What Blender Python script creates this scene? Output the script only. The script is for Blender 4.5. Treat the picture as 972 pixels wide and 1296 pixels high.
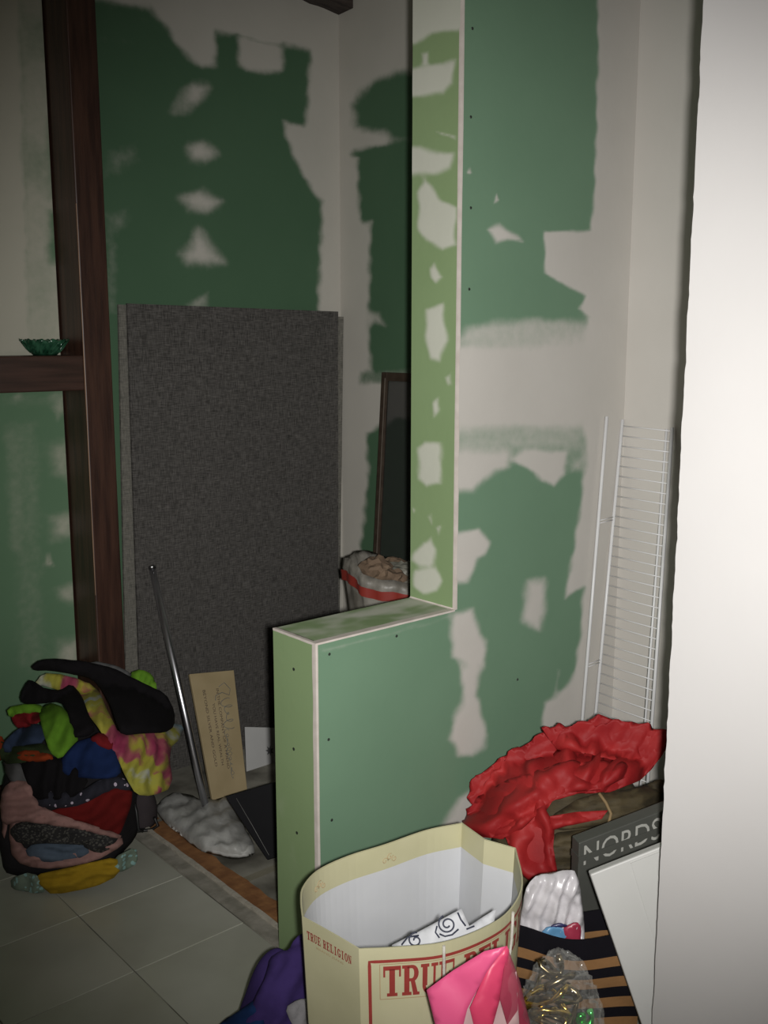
import bpy, bmesh, math, random
import numpy as np
from mathutils import Vector, noise, geometry
random.seed(7); np.random.seed(7)
for o in list(bpy.data.objects): bpy.data.objects.remove(o)
S = bpy.context.scene
COL = S.collection

# ------------------------------------------------------------------ camera, light, exposure
CAMH, PITCH, YAW, FPX = 1.5, math.radians(9.7), math.radians(41.0), 1275.0
cd = bpy.data.cameras.new('camera'); cam = bpy.data.objects.new('camera', cd); COL.objects.link(cam)
cam.location = (0, 0, CAMH); cam.rotation_euler = (math.radians(90) - PITCH, 0, -YAW)
cd.sensor_fit = 'VERTICAL'; cd.sensor_height = 36.0; cd.lens = 36.0 * FPX / 1296.0
cd.clip_start = 0.02
S.camera = cam
W = bpy.data.worlds.new('world'); S.world = W; W.use_nodes = True
W.node_tree.nodes['Background'].inputs[0].default_value = (1.0, 0.93, 0.80, 1)
W.node_tree.nodes['Background'].inputs[1].default_value = 0.08
fl = bpy.data.lights.new('camera_flash', 'SPOT'); flo = bpy.data.objects.new('camera_flash', fl); COL.objects.link(flo)
fl.energy = 275.0; fl.spot_size = math.radians(74); fl.spot_blend = 1.0; fl.shadow_soft_size = 0.022
fl.color = (1.0, 0.98, 0.955)
flo.location = (0.050 * math.cos(YAW), -0.050 * math.sin(YAW), CAMH - 0.012)
flo.rotation_euler = (math.radians(90) - PITCH * 0.9, 0, -YAW - math.radians(3.5))
S.view_settings.view_transform = 'Standard'; S.view_settings.look = 'None'
S.view_settings.exposure = 0.0; S.view_settings.gamma = 1.0; S.view_settings.use_curve_mapping = False

# ------------------------------------------------------------------ photo pixel <-> room
FH = np.array([math.sin(YAW), math.cos(YAW), 0.0]); RH = np.array([math.cos(YAW), -math.sin(YAW), 0.0])
cP, sP = math.cos(PITCH), math.sin(PITCH)
EYE = np.array([0, 0, CAMH])
def ray(x, y):
    d = y - 648.0
    fw = FPX * cP - d * sP; dn = FPX * sP + d * cP; la = x - 486.0
    return FH + RH * (la / fw) + np.array([0, 0, -dn / fw])       # 1 m along the ground axis of view
def at_D(x, y, D): return EYE + ray(x, y) * D
def on_z(x, y, z): r = ray(x, y); return EYE + r * ((z - CAMH) / r[2])
def on_u(x, y, u): r = ray(x, y); return EYE + r * (u / r[0])
def on_v(x, y, v): r = ray(x, y); return EYE + r * (v / r[1])
def on_plane(x, y, p, n):
    r = ray(x, y); n = np.asarray(n, float); return EYE + r * (np.dot(np.asarray(p) - EYE, n) / np.dot(r, n))
def project(P):
    P = np.asarray(P, float) - EYE
    f = P @ FH; l = P @ RH; z = P[..., 2]
    zc = f * cP - z * sP; yc = f * sP + z * cP
    return 486.0 + FPX * l / zc, 648.0 - FPX * yc / zc
def loc(D, lat, z=0.0): return FH * D + RH * lat + np.array([0, 0, z])

# ------------------------------------------------------------------ materials
def nd(nt, t, **k):
    n = nt.nodes.new(t)
    for a, b in k.items(): setattr(n, a, b)
    return n
def srgb(r, g, b):
    f = lambda c: (c / 255 / 12.92) if c <= 10 else ((c / 255 + 0.055) / 1.055) ** 2.4
    return (f(r), f(g), f(b), 1)
def mat(name, c1, c2=None, rough=0.6, metal=0.0, scale=20, detail=4, stretch=(1, 1, 1), bump=0.0, bscale=None,
        trans=0.0, ior=1.45, alpha=1.0, spec=None, sheen=0.0, contrast=(0.35, 0.65)):
    m = bpy.data.materials.new(name); m.use_nodes = True; nt = m.node_tree
    b = nt.nodes['Principled BSDF']; b.inputs['Roughness'].default_value = rough; b.inputs['Metallic'].default_value = metal
    tc = nd(nt, 'ShaderNodeTexCoord'); mp = nd(nt, 'ShaderNodeMapping'); mp.inputs['Scale'].default_value = stretch
    nt.links.new(tc.outputs['Object'], mp.inputs['Vector'])
    nz = nd(nt, 'ShaderNodeTexNoise'); nz.inputs['Scale'].default_value = scale; nz.inputs['Detail'].default_value = detail
    nt.links.new(mp.outputs[0], nz.inputs['Vector'])
    cr = nd(nt, 'ShaderNodeValToRGB'); cr.color_ramp.elements[0].position = contrast[0]; cr.color_ramp.elements[1].position = contrast[1]
    cr.color_ramp.elements[0].color = c1; cr.color_ramp.elements[1].color = c2 or tuple(min(1, c * 1.15) for c in c1[:3]) + (1,)
    nt.links.new(nz.outputs['Fac'], cr.inputs[0]); nt.links.new(cr.outputs[0], b.inputs['Base Color'])
    if bump:
        n2 = nd(nt, 'ShaderNodeTexNoise'); n2.inputs['Scale'].default_value = bscale or scale * 3; n2.inputs['Detail'].default_value = 3
        nt.links.new(mp.outputs[0], n2.inputs['Vector'])
        bp = nd(nt, 'ShaderNodeBump'); bp.inputs['Strength'].default_value = bump; bp.inputs['Distance'].default_value = 0.004
        nt.links.new(n2.outputs['Fac'], bp.inputs['Height']); nt.links.new(bp.outputs[0], b.inputs['Normal'])
    if trans: b.inputs['Transmission Weight'].default_value = trans; b.inputs['IOR'].default_value = ior
    if alpha < 1: b.inputs['Alpha'].default_value = alpha
    if spec is not None: b.inputs['Specular IOR Level'].default_value = spec
    if sheen: b.inputs['Sheen Weight'].default_value = sheen
    return m
def drywall(name, g1, g2, mud1, mud2):
    """paper-faced board; the float attribute 'mud' says where joint compound lies on it"""
    m = bpy.data.materials.new(name); m.use_nodes = True; nt = m.node_tree; L = nt.links.new
    b = nt.nodes['Principled BSDF']; b.inputs['Roughness'].default_value = 0.75; b.inputs['Specular IOR Level'].default_value = 0.25
    tc = nd(nt, 'ShaderNodeTexCoord')
    at = nd(nt, 'ShaderNodeAttribute', attribute_name='mud')
    n1 = nd(nt, 'ShaderNodeTexNoise'); n1.inputs['Scale'].default_value = 45; n1.inputs['Detail'].default_value = 6
    n2 = nd(nt, 'ShaderNodeTexNoise'); n2.inputs['Scale'].default_value = 3.5; n2.inputs['Detail'].default_value = 5
    L(tc.outputs['Object'], n1.inputs['Vector']); L(tc.outputs['Object'], n2.inputs['Vector'])
    def mix(a, c, fac):
        x = nd(nt, 'ShaderNodeMix', data_type='RGBA')
        for i, v in ((6, a), (7, c)):
            if isinstance(v, tuple): x.inputs[i].default_value = v
            else: L(v, x.inputs[i])
        L(fac, x.inputs[0]); return x.outputs[2]
    green = mix(g1, g2, n2.outputs['Fac']); mud = mix(mud1, mud2, n2.outputs['Fac'])
    ma = nd(nt, 'ShaderNodeMath', operation='MULTIPLY_ADD'); L(n1.outputs['Fac'], ma.inputs[0]); ma.inputs[1].default_value = 0.22
    ad = nd(nt, 'ShaderNodeMath', operation='ADD'); L(at.outputs['Fac'], ad.inputs[0]); ad.inputs[1].default_value = -0.11
    L(ad.outputs[0], ma.inputs[2])
    # keep 0 and 1 clean, ragged in between
    sm = nd(nt, 'ShaderNodeMapRange', interpolation_type='SMOOTHSTEP'); L(ma.outputs[0], sm.inputs[0])
    sm.inputs[1].default_value = 0.14; sm.inputs[2].default_value = 0.86
    L(mix(green, mud, sm.outputs[0]), b.inputs['Base Color'])
    bp = nd(nt, 'ShaderNodeBump'); bp.inputs['Strength'].default_value = 0.12; bp.inputs['Distance'].default_value = 0.003
    L(n1.outputs['Fac'], bp.inputs['Height']); L(bp.outputs[0], b.inputs['Normal'])
    return m
MUD1, MUD2 = (0.47, 0.45, 0.41, 1), (0.57, 0.545, 0.505, 1)
M = dict(
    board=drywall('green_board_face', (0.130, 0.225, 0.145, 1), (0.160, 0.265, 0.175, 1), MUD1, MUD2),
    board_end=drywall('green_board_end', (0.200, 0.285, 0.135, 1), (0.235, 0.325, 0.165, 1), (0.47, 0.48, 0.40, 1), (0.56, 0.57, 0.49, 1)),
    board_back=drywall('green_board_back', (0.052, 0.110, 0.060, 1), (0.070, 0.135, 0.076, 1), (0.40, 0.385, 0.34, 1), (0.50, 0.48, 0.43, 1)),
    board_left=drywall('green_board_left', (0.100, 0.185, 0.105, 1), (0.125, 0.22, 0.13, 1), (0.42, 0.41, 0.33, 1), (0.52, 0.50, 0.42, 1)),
    white_wall=mat('white_paint', (0.50, 0.486, 0.475, 1), (0.53, 0.517, 0.506, 1), 0.7, scale=2.0, bump=0.04, bscale=60),
    ceiling=mat('ceiling_paint', (0.5, 0.48, 0.44, 1), rough=0.9, scale=3),
    bead=mat('bead_metal', (0.58, 0.52, 0.47, 1), (0.66, 0.60, 0.55, 1), 0.55, scale=30, bump=0.05),
    raw=mat('raw_board_edge', (0.30, 0.28, 0.20, 1), (0.38, 0.35, 0.27, 1), 0.9, scale=60, bump=0.3),
    screw=mat('screw_dark', (0.05, 0.06, 0.05, 1), rough=0.5, metal=0.6),
    wood=mat('dark_stained_wood', (0.030, 0.013, 0.009, 1), (0.062, 0.028, 0.018, 1), 0.42, scale=9, stretch=(6, 6, 0.5), bump=0.12, bscale=30),
    beam=mat('dark_stained_beam', (0.030, 0.015, 0.010, 1), (0.058, 0.028, 0.020, 1), 0.42, scale=9, stretch=(0.5, 6, 6), bump=0.12, bscale=30),
    rough_wood=mat('rough_timber', (0.02, 0.013, 0.011, 1), (0.06, 0.045, 0.038, 1), 0.9, scale=18, stretch=(0.4, 3, 3), bump=0.6),
    tile=mat('floor_tile', (0.35, 0.355, 0.29, 1), (0.45, 0.455, 0.385, 1), 0.25, scale=2.5, bump=0.03, bscale=14),
    mortar=mat('dark_mortar', (0.07, 0.065, 0.05, 1), (0.30, 0.29, 0.24, 1), 0.95, scale=5, bump=0.3),
    curb=mat('curb_mortar', (0.22, 0.21, 0.17, 1), (0.34, 0.32, 0.27, 1), 0.85, scale=22, bump=0.3),
    curb_ridge=mat('curb_ridge', (0.36, 0.33, 0.27, 1), (0.46, 0.43, 0.36, 1), 0.9, scale=40, bump=0.4),
    orange=mat('rust_plywood', (0.20, 0.085, 0.03, 1), (0.30, 0.14, 0.05, 1), 0.9, scale=25, bump=0.4),
    concrete=mat('shower_concrete', (0.155, 0.145, 0.10, 1), (0.22, 0.205, 0.15, 1), 0.9, scale=10, bump=0.3),
)
def weave_mat(name, c1, c2):
    m = bpy.data.materials.new(name); m.use_nodes = True; nt = m.node_tree; L = nt.links.new
    b = nt.nodes['Principled BSDF']; b.inputs['Roughness'].default_value = 0.95; b.inputs['Specular IOR Level'].default_value = 0.1
    tc = nd(nt, 'ShaderNodeTexCoord'); outs = []
    for st in ((22, 22, 300), (300, 22, 22)):
        mp = nd(nt, 'ShaderNodeMapping'); mp.inputs['Scale'].default_value = st
        nz = nd(nt, 'ShaderNodeTexNoise'); nz.inputs['Scale'].default_value = 1.6; nz.inputs['Detail'].default_value = 3
        L(tc.outputs['Object'], mp.inputs[0]); L(mp.outputs[0], nz.inputs['Vector']); outs.append(nz.outputs['Fac'])
    ad = nd(nt, 'ShaderNodeMath', operation='ADD'); L(outs[0], ad.inputs[0]); L(outs[1], ad.inputs[1])
    cr = nd(nt, 'ShaderNodeMapRange'); L(ad.outputs[0], cr.inputs[0]); cr.inputs[1].default_value = 0.8; cr.inputs[2].default_value = 1.25
    mx = nd(nt, 'ShaderNodeMix', data_type='RGBA'); mx.inputs[6].default_value = c1; mx.inputs[7].default_value = c2
    L(cr.outputs[0], mx.inputs[0]); L(mx.outputs[2], b.inputs['Base Color'])
    bp = nd(nt, 'ShaderNodeBump'); bp.inputs['Strength'].default_value = 0.5; bp.inputs['Distance'].default_value = 0.003
    L(ad.outputs[0], bp.inputs['Height']); L(bp.outputs[0], b.inputs['Normal'])
    return m

# ------------------------------------------------------------------ object helpers
def link(name, me, m, parent=None, smooth=False):
    o = bpy.data.objects.new(name, me); COL.objects.link(o)
    if m is not None: me.materials.append(m)
    if parent is not None: o.parent = parent
    if smooth and len(me.polygons): me.polygons.foreach_set('use_smooth', [True] * len(me.polygons))
    return o
def pymesh(name, vs, fs, m, parent=None, smooth=False):
    me = bpy.data.meshes.new(name); me.from_pydata([tuple(map(float, v)) for v in vs], [], fs); me.validate(); me.update()
    return link(name, me, m, parent, smooth)
def empty(name, p=(0, 0, 0), rz=0):
    o = bpy.data.objects.new(name, None); COL.objects.link(o); o.empty_display_size = 0.05
    o.location = tuple(map(float, p)); o.rotation_euler = (0, 0, rz); return o
def tag(o, label=None, cat=None, group=None, kind=None):
    if label: o['label'] = label
    if cat: o['category'] = cat
    if group: o['group'] = group
    if kind: o['kind'] = kind
    return o
def local(o, p): return np.asarray(p, float) - np.array(o.location)
def bm_obj(name, bm, m, parent=None, smooth=False):
    me = bpy.data.meshes.new(name); bmesh.ops.recalc_face_normals(bm, faces=bm.faces); bm.to_mesh(me); bm.free()
    return link(name, me, m, parent, smooth)
def box_bm(bm, lo, hi, bevel=0.0, frame=None):
    r = bmesh.ops.create_cube(bm, size=1.0); vs = r['verts']
    lo = np.asarray(lo, float); hi = np.asarray(hi, float)
    for v in vs:
        p = (lo + hi) / 2 + np.array(v.co) * (hi - lo)
        v.co = p if frame is None else frame(p)
    if bevel:
        es = list({e for v in vs for e in v.link_edges})
        bmesh.ops.bevel(bm, geom=es, offset=bevel, segments=2, affect='EDGES', profile=0.5)
def box(name, lo, hi, m, parent=None, bevel=0.0, frame=None):
    bm = bmesh.new(); box_bm(bm, lo, hi, bevel, frame); return bm_obj(name, bm, m, parent)
def tube_pts(pts, r, seg=8):
    pts = [np.asarray(p, float) for p in pts]; vs = []; fs = []
    rs = r if hasattr(r, '__len__') else [r] * len(pts); prev = None
    for i, p in enumerate(pts):
        t = pts[min(i + 1, len(pts) - 1)] - pts[max(i - 1, 0)]; t = t / (np.linalg.norm(t) + 1e-9)
        a = prev if prev is not None else (np.array([0, 0, 1.0]) if abs(t[2]) < 0.9 else np.array([1.0, 0, 0]))
        a = a - t * np.dot(a, t); a /= np.linalg.norm(a); b = np.cross(t, a); prev = a
        for k in range(seg):
            w = 2 * math.pi * k / seg; vs.append(p + rs[i] * (a * math.cos(w) + b * math.sin(w)))
    n = len(pts)
    for i in range(n - 1):
        for k in range(seg):
            k2 = (k + 1) % seg; fs.append((i * seg + k, i * seg + k2, (i + 1) * seg + k2, (i + 1) * seg + k))
    fs.append(tuple(range(seg - 1, -1, -1))); fs.append(tuple((n - 1) * seg + k for k in range(seg)))
    return vs, fs
def tube(name, pts, r, m, parent=None, seg=8):
    o = pymesh(name, *tube_pts(pts, r, seg), m, parent, True)
    k = len(o.data.polygons)
    o.data.polygons[k - 1].use_smooth = False; o.data.polygons[k - 2].use_smooth = False
    return o
def text_mesh(s, size=1.0):
    c = bpy.data.curves.new('t', 'FONT'); c.body = s; c.size = size; c.resolution_u = 3
    o = bpy.data.objects.new('t', c); COL.objects.link(o); bpy.context.view_layer.update()
    me = bpy.data.meshes.new_from_object(o.evaluated_get(bpy.context.evaluated_depsgraph_get()))
    v = [tuple(x.co) for x in me.vertices]; f = [tuple(p.vertices) for p in me.polygons]
    bpy.data.objects.remove(o); bpy.data.curves.remove(c); bpy.data.meshes.remove(me)
    return v, f
def smooth01(t): t = np.clip(t, 0, 1); return t * t * (3 - 2 * t)
def sdist(px, py, poly):
    """signed distance to a polygon, positive inside (vectorised)"""
    poly = np.asarray(poly, float); n = len(poly)
    d = np.full(px.shape, 1e18); ins = np.zeros(px.shape, bool)
    for i in range(n):
        a = poly[i]; b = poly[(i + 1) % n]; e = b - a
        wx = px - a[0]; wy = py - a[1]
        t = np.clip((wx * e[0] + wy * e[1]) / (e @ e + 1e-12), 0, 1)
        d = np.minimum(d, (wx - t * e[0]) ** 2 + (wy - t * e[1]) ** 2)
        c = (a[1] > py) != (b[1] > py)
        if e[1] != 0: ins ^= c & (px < a[0] + (py - a[1]) * e[0] / e[1])
    d = np.sqrt(d); return np.where(ins, d, -d)

# ------------------------------------------------------------------ the setting
HALF_U, PU, WALL_F, WALL_R = 1.300, 1.736, 2.410, 2.410
V0, V1, VB, VL = 1.727, 1.892, 3.020, 3.105
HALF_Z, CEIL = 0.834, 0.834 * 414 / 126
def board(name, axis, fixed, a0, a1, z0, z1, thick, m, patches, base=0.0, step=0.008, inside=None, parent=None, wig=1.4, cells=None):
    """a wall board: front face a fine grid (normal toward -axis) that carries the compound, with depth behind it.
    axis 'v' -> plane y = fixed running in x; axis 'u' -> plane x = fixed running in y"""
    na = max(2, int(round((a1 - a0) / step)) + 1); nz = max(2, int(round((z1 - z0) / step)) + 1)
    if cells: na, nz = cells[0] + 1, cells[1] + 1
    A, Z = np.meshgrid(np.linspace(a0, a1, na), np.linspace(z0, z1, nz))
    A = A.ravel(); Z = Z.ravel(); Fx = np.full(A.shape, fixed)
    P = np.stack([A, Fx, Z] if axis == 'v' else [Fx, A, Z], 1)
    px, py = project(P)
    # hand-trowelled edges wander a little
    w1 = np.sin(A * 61 + Z * 37) + np.sin(A * 23 - Z * 91 + 1.3); w2 = np.sin(A * 47 - Z * 53 + 2.1) + np.sin(Z * 113 + A * 17)
    px = px + w1 * wig * 0.6; py = py + w2 * wig * 0.6
    lev = np.full(A.shape, float(base))
    for poly, val, soft in patches:
        k = smooth01(sdist(px, py, poly) / (soft * 1.5) * 0.5 + 0.5); lev = lev * (1 - k) + val * k
    P2 = P.copy(); P2[:, 1 if axis == 'v' else 0] -= 0.0006 * lev
    back = P.copy()
    vs = [tuple(p) for p in P2]; fs = []
    keep = np.ones((nz - 1, na - 1), bool)
    if inside is not None:
        Ac = A.reshape(nz, na); Zc = Z.reshape(nz, na)
        ca = (Ac[:-1, :-1] + Ac[1:, 1:]) / 2; cz = (Zc[:-1, :-1] + Zc[1:, 1:]) / 2; keep = inside(ca, cz)
    for j in range(nz - 1):
        for i in range(na - 1):
            if keep[j, i]:
                q = j * na + i
                fs.append((q, q + 1, q + na + 1, q + na) if axis == 'v' else (q, q + na, q + na + 1, q + 1))
    o_ = len(vs); bx = fixed + thick
    for (a, z) in ((a0, z0), (a1, z0), (a1, z1), (a0, z1)):
        vs.append((a, bx, z) if axis == 'v' else (bx, a, z))
    c = [0, na - 1, nz * na - 1, (nz - 1) * na]
    if inside is None:
        for k in range(4): fs.append((c[k], o_ + k, o_ + (k + 1) % 4, c[(k + 1) % 4]))
        fs.append((o_ + 3, o_ + 2, o_ + 1, o_))
    o = pymesh(name, vs, fs, m, parent)
    at = o.data.attributes.new('mud', 'FLOAT', 'POINT')
    at.data.foreach_set('value', np.concatenate([lev, np.zeros(4)]).astype(np.float32))
    return o

# ---- partition: full-height stub with a half-height wall continuing it
front_patches = [
    ([(757, -40), (757, 60), (753, 230), (748, 292), (690, 293), (689, 345), (705, 356), (725, 366), (741, 376), (733, 391), (745, 402), (760, 420), (840, 420), (840, -40)], 1, 4),
    ([(560, 436), (592, 412), (620, 406), (680, 402), (746, 404), (840, 404), (840, 438), (700, 438)], 0.62, 8),
    ([(560, 441), (600, 437), (680, 437), (750, 430), (840, 430), (840, 560), (745, 545), (700, 548), (640, 545), (560, 552)], 1, 10),
    ([(560, 540), (745, 535), (745, 578), (560, 582)], 0.56, 16),
    ([(745, 404), (742, 575), (735, 640), (722, 720), (714, 757), (739, 742), (735, 800), (728, 850), (716, 872), (690, 888), (684, 930), (680, 1030), (860, 1030), (860, 404)], 1, 5),
    ([(572, 572), (640, 574), (643, 590), (625, 598), (612, 608), (600, 622), (572, 620)], 1, 8),
    ([(648, 580), (665, 572), (715, 574), (714, 600), (701, 613), (686, 609), (675, 597)], 1, 5),
    ([(720, 584), (742, 576), (739, 597), (722, 598)], 0.6, 8),
    ([(570, 675), (605, 671), (619, 685), (613, 703), (605, 706), (600, 720), (590, 737), (570, 735)], 1, 6),
    ([(667, 735), (691, 732), (691, 760), (685, 798), (672, 794), (660, 787)], 0.85, 8),
    ([(570, 778), (598, 769), (608, 800), (616, 812), (613, 842), (600, 850), (585, 838), (573, 833)], 0.92, 7),
    ([(583, 842), (606, 846), (604, 880), (610, 905), (616, 930), (612, 946), (598, 957), (580, 955), (569, 935), (575, 905), (585, 890)], 0.95, 7),
    ([(560, 1045), (580, 1010), (600, 996), (614, 1010), (616, 1080), (560, 1080)], 0.9, 8),
    ([(618, 290), (632, 284), (640, 290), (655, 297), (663, 306), (640, 303), (628, 308)], 0.9, 5),
    ([(624, 256), (629, 246), (631, 253)], 0.9, 3),
    ([(592, 218), (596, 212), (598, 218)], 0.9, 3),
    ([(700, 885), (706, 848), (709, 848), (704, 885)], 0.55, 5),
    ([(404, 823), (560, 783), (572, 779), (570, 783), (408, 827)], 0.45, 4),
]
end_patches = [
    ([(500, -40), (590, -40), (590, 37), (545, 42), (528, 54), (500, 60)], 1, 6),
    ([(500, 90), (535, 85), (575, 77), (573, 105), (560, 118), (527, 122), (500, 122)], 1, 6),
    ([(533, 68), (541, 65), (541, 82), (533, 84)], 0.85, 4),
    ([(500, 185), (530, 186), (560, 194), (575, 195), (571, 212), (550, 220), (500, 224)], 0.95, 6),
    ([(552, 166), (578, 172), (578, 176), (560, 172)], 0.7, 3),
    ([(530, 242), (537, 228), (560, 255), (578, 264), (576, 308), (560, 316), (540, 305), (529, 290)], 1, 5),
    ([(543, 340), (550, 333), (559, 350), (553, 359), (545, 350)], 0.9, 4),
    ([(541, 392), (560, 385), (566, 430), (562, 442), (555, 456), (545, 453), (538, 425)], 1, 5),
    ([(548, 510), (556, 504), (557, 518), (549, 528)], 0.85, 4),
    ([(564, 478), (571, 474), (573, 485), (568, 486)], 0.7, 4),
    ([(530, 568), (538, 560), (555, 562), (560, 575), (558, 612), (540, 616), (530, 605)], 0.95, 5),
    ([(520, 708), (535, 686), (546, 682), (552, 695), (550, 712), (545, 718), (530, 716)], 0.95, 5),
    ([(524, 722), (540, 720), (552, 718), (559, 735), (553, 748), (535, 752), (524, 742)], 0.95, 5),
    ([(541, 655), (546, 650), (545, 664)], 0.7, 4), ([(551, 668), (558, 664), (556, 678)], 0.8, 4), ([(521, 644), (526, 646), (523, 650)], 0.8, 3),
    ([(556, 580), (560, 560), (562, 580)], 0.4, 5),
]
wp = tag(empty('wall_partition', (HALF_U, V0, 0)), 'green moisture board partition with white compound patches stepping down to a half wall', 'wall', kind='structure')
def into(o, root):
    o.parent = root; o.matrix_parent_inverse = root.matrix_world.inverted(); return o
bpy.context.view_layer.update()
TH = 0.0125
def adopt(o, root, off=None):
    """keep world coordinates in the mesh while the parent sits at its own base"""
    l = root.location
    o.parent = root; o.matrix_parent_inverse.identity(); o.location = (-l[0], -l[1], -l[2]); return o
fb = board('front_board', 'v', V0, HALF_U, WALL_F, 0, CEIL, TH, M['board'], front_patches, 0, cells=(168, 414), inside=lambda a, z: (a > PU) | (z < HALF_Z))
adopt(fb, wp)
adopt(board('end_board', 'u', PU, V0 + 0.002, V1, HALF_Z, CEIL, TH, M['board_end'], end_patches, 0, 0.006), wp)
adopt(board('end_board', 'u', HALF_U, V0 + 0.002, V1, 0, HALF_Z, TH, M['board_end'], [([(349, 1030), (352, 1000), (362, 1010), (360, 1040)], 0.3, 10), ([(365, 1080), (372, 1060), (378, 1090), (370, 1120)], 0.3, 10)], 0.06, 0.008), wp)
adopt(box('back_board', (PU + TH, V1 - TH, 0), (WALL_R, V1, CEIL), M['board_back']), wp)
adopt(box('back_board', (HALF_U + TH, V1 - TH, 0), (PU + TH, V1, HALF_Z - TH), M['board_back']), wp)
# cap board of the half wall, smeared compound; raised base level paints in gloss
def cap_board():
    na, nb = 60, 24; vs = []; lev = []
    for j in range(nb):
        for i in range(na):
            u = HALF_U + (PU - HALF_U) * i / (na - 1); v = V0 + 0.002 + (V1 - V0 - 0.002) * j / (nb - 1)
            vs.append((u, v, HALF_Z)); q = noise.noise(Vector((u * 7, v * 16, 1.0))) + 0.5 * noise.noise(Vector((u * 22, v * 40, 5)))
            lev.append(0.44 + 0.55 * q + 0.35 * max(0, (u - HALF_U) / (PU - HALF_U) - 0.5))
    fs = [(j * na + i, j * na + i + 1, (j + 1) * na + i + 1, (j + 1) * na + i) for j in range(nb - 1) for i in range(na - 1)]
    n0 = len(vs)
    for (u, v) in ((HALF_U + 0.002, V0 + 0.002), (PU, V0 + 0.002), (PU, V1), (HALF_U + 0.002, V1)): vs.append((u, v, HALF_Z - TH)); lev.append(0)
    c = [0, na - 1, na * nb - 1, na * (nb - 1)]
    for k in range(4): fs.append((c[k], n0 + k, n0 + (k + 1) % 4, c[(k + 1) % 4]))
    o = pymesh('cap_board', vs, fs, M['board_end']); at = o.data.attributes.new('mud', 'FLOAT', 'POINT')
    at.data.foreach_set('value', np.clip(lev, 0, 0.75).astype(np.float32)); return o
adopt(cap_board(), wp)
# corner beads: L-shaped metal strips on the arrises
def bead_strip(p0, p1, d1, d2, w=0.016, w2=None, n=40, seed=0):
    p0 = np.array(p0, float); p1 = np.array(p1, float); d1 = np.array(d1, float); d2 = np.array(d2, float); w2 = w2 or w
    vs = []; fs = []; out = -(d1 + d2) / np.linalg.norm(d1 + d2) * 0.0007
    for i in range(n + 1):
        t = i / n; p = p0 + (p1 - p0) * t; j = 1 + 0.12 * noise.noise(Vector((t * 9, seed, 0))); k = 1 + 0.12 * noise.noise(Vector((t * 9, seed + 7, 3)))
        vs += [p + d1 * w * j - d2 * 0.0003, p + d1 * w * 0.5 - d2 * 0.0007, p + out * 1.6, p + d2 * w2 * 0.5 - d1 * 0.0007, p + d2 * w2 * k - d1 * 0.0003, p + (d1 + d2) * 0.001]
    for i in range(n):
        for k in range(6):
            a = i * 6 + k; b = i * 6 + (k + 1) % 6; fs.append((a, b, b + 6, a + 6))
    fs.append(tuple(range(5, -1, -1))); fs.append(tuple(n * 6 + k for k in range(6)))
    return vs, fs
X, Y, Z = np.eye(3)
for k, (a, b, d1, d2, w, w2) in enumerate([
        ((HALF_U, V0, 0), (HALF_U, V0, HALF_Z), X, Y, 0.006, 0.013),
        ((HALF_U, V0, HALF_Z), (PU, V0, HALF_Z), -Z, Y, 0.004, 0.020),
        ((HALF_U, V0, HALF_Z), (HALF_U, V1, HALF_Z), X, -Z, 0.010, 0.005),
        ((PU, V0, HALF_Z), (PU, V0, CEIL), X, Y, 0.008, 0.008),
        ((PU, V0 + 0.004, HALF_Z), (PU, V1, HALF_Z), -X, Z, 0.006, 0.004)]):
    adopt(pymesh('corner_bead', *bead_strip(a, b, d1, d2, w, w2, seed=k * 3.1), M['bead']), wp)
bms = bmesh.new(); bmesh.ops.create_cone(bms, cap_ends=True, segments=8, radius1=0.0042, radius2=0.0030, depth=0.002)
sme = bpy.data.meshes.new('screw'); bms.to_mesh(sme); bms.free(); sme.materials.append(M['screw'])
def screw(p, axis):
    o = bpy.data.objects.new('screw', sme); COL.objects.link(o); o.parent = wp
    o.location = tuple(np.asarray(p) - np.array(wp.location)); o.rotation_euler = (math.radians(90), 0, 0) if axis == 'v' else (0, math.radians(90), 0)
for (x, y) in ((598, 36), (596, 148), (596, 263), (594, 366), (417, 828), (416, 936), (420, 1038), (502, 805), (655, 860), (590, 1095)): screw(on_v(x, y, V0 - 0.0003), 'v')
for (x, y) in ((372, 847), (372, 948), (376, 1054)): screw(on_u(x, y, HALF_U - 0.0003), 'u')

# ---- back walls of the shower recess
back_patches = [
    ([(100, -4), (190, 13), (212, 36), (233, 68), (255, 84), (273, 84), (272, 40), (300, 44), (303, 82), (312, 90), (358, 91), (358, 57), (374, 58), (393, 66), (388, 150), (385, 161), (360, 154), (362, 172), (375, 205), (395, 240), (408, 256), (406, 310), (402, 420), (402, 1000), (100, 1000)], 0.0, 7),
    ([(100, 45), (165, 48), (180, 60), (140, 55), (100, 60)], 0.28, 14), ([(130, 8), (190, 16), (200, 40), (150, 30)], 0.22, 18),
    ([(300, 44), (358, 57), (358, 60), (300, 48)], 0.3, 4),
    ([(232, 118), (245, 107), (263, 109), (256, 125), (238, 138), (220, 141)], 0.95, 12), ([(218, 138), (232, 122), (242, 130), (230, 142)], 0.4, 12),
    ([(238, 185), (255, 180), (274, 193), (260, 203), (243, 203)], 0.95, 12),
    ([(230, 250), (255, 243), (279, 255), (264, 267), (240, 264)], 0.95, 13),
    ([(229, 322), (240, 313), (250, 290), (262, 302), (268, 315), (283, 330), (262, 335), (238, 332)], 0.9, 13),
    ([(238, 384), (262, 370), (264, 390), (240, 392)], 0.6, 8),
    ([(132, 190), (172, 180), (179, 205), (150, 222), (132, 225)], 0.36, 14), ([(132, 268), (168, 261), (162, 288), (145, 302), (132, 300)], 0.36, 12),
    ([(132, 300), (150, 310), (149, 400), (132, 400)], 0.34, 8),
]
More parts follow.
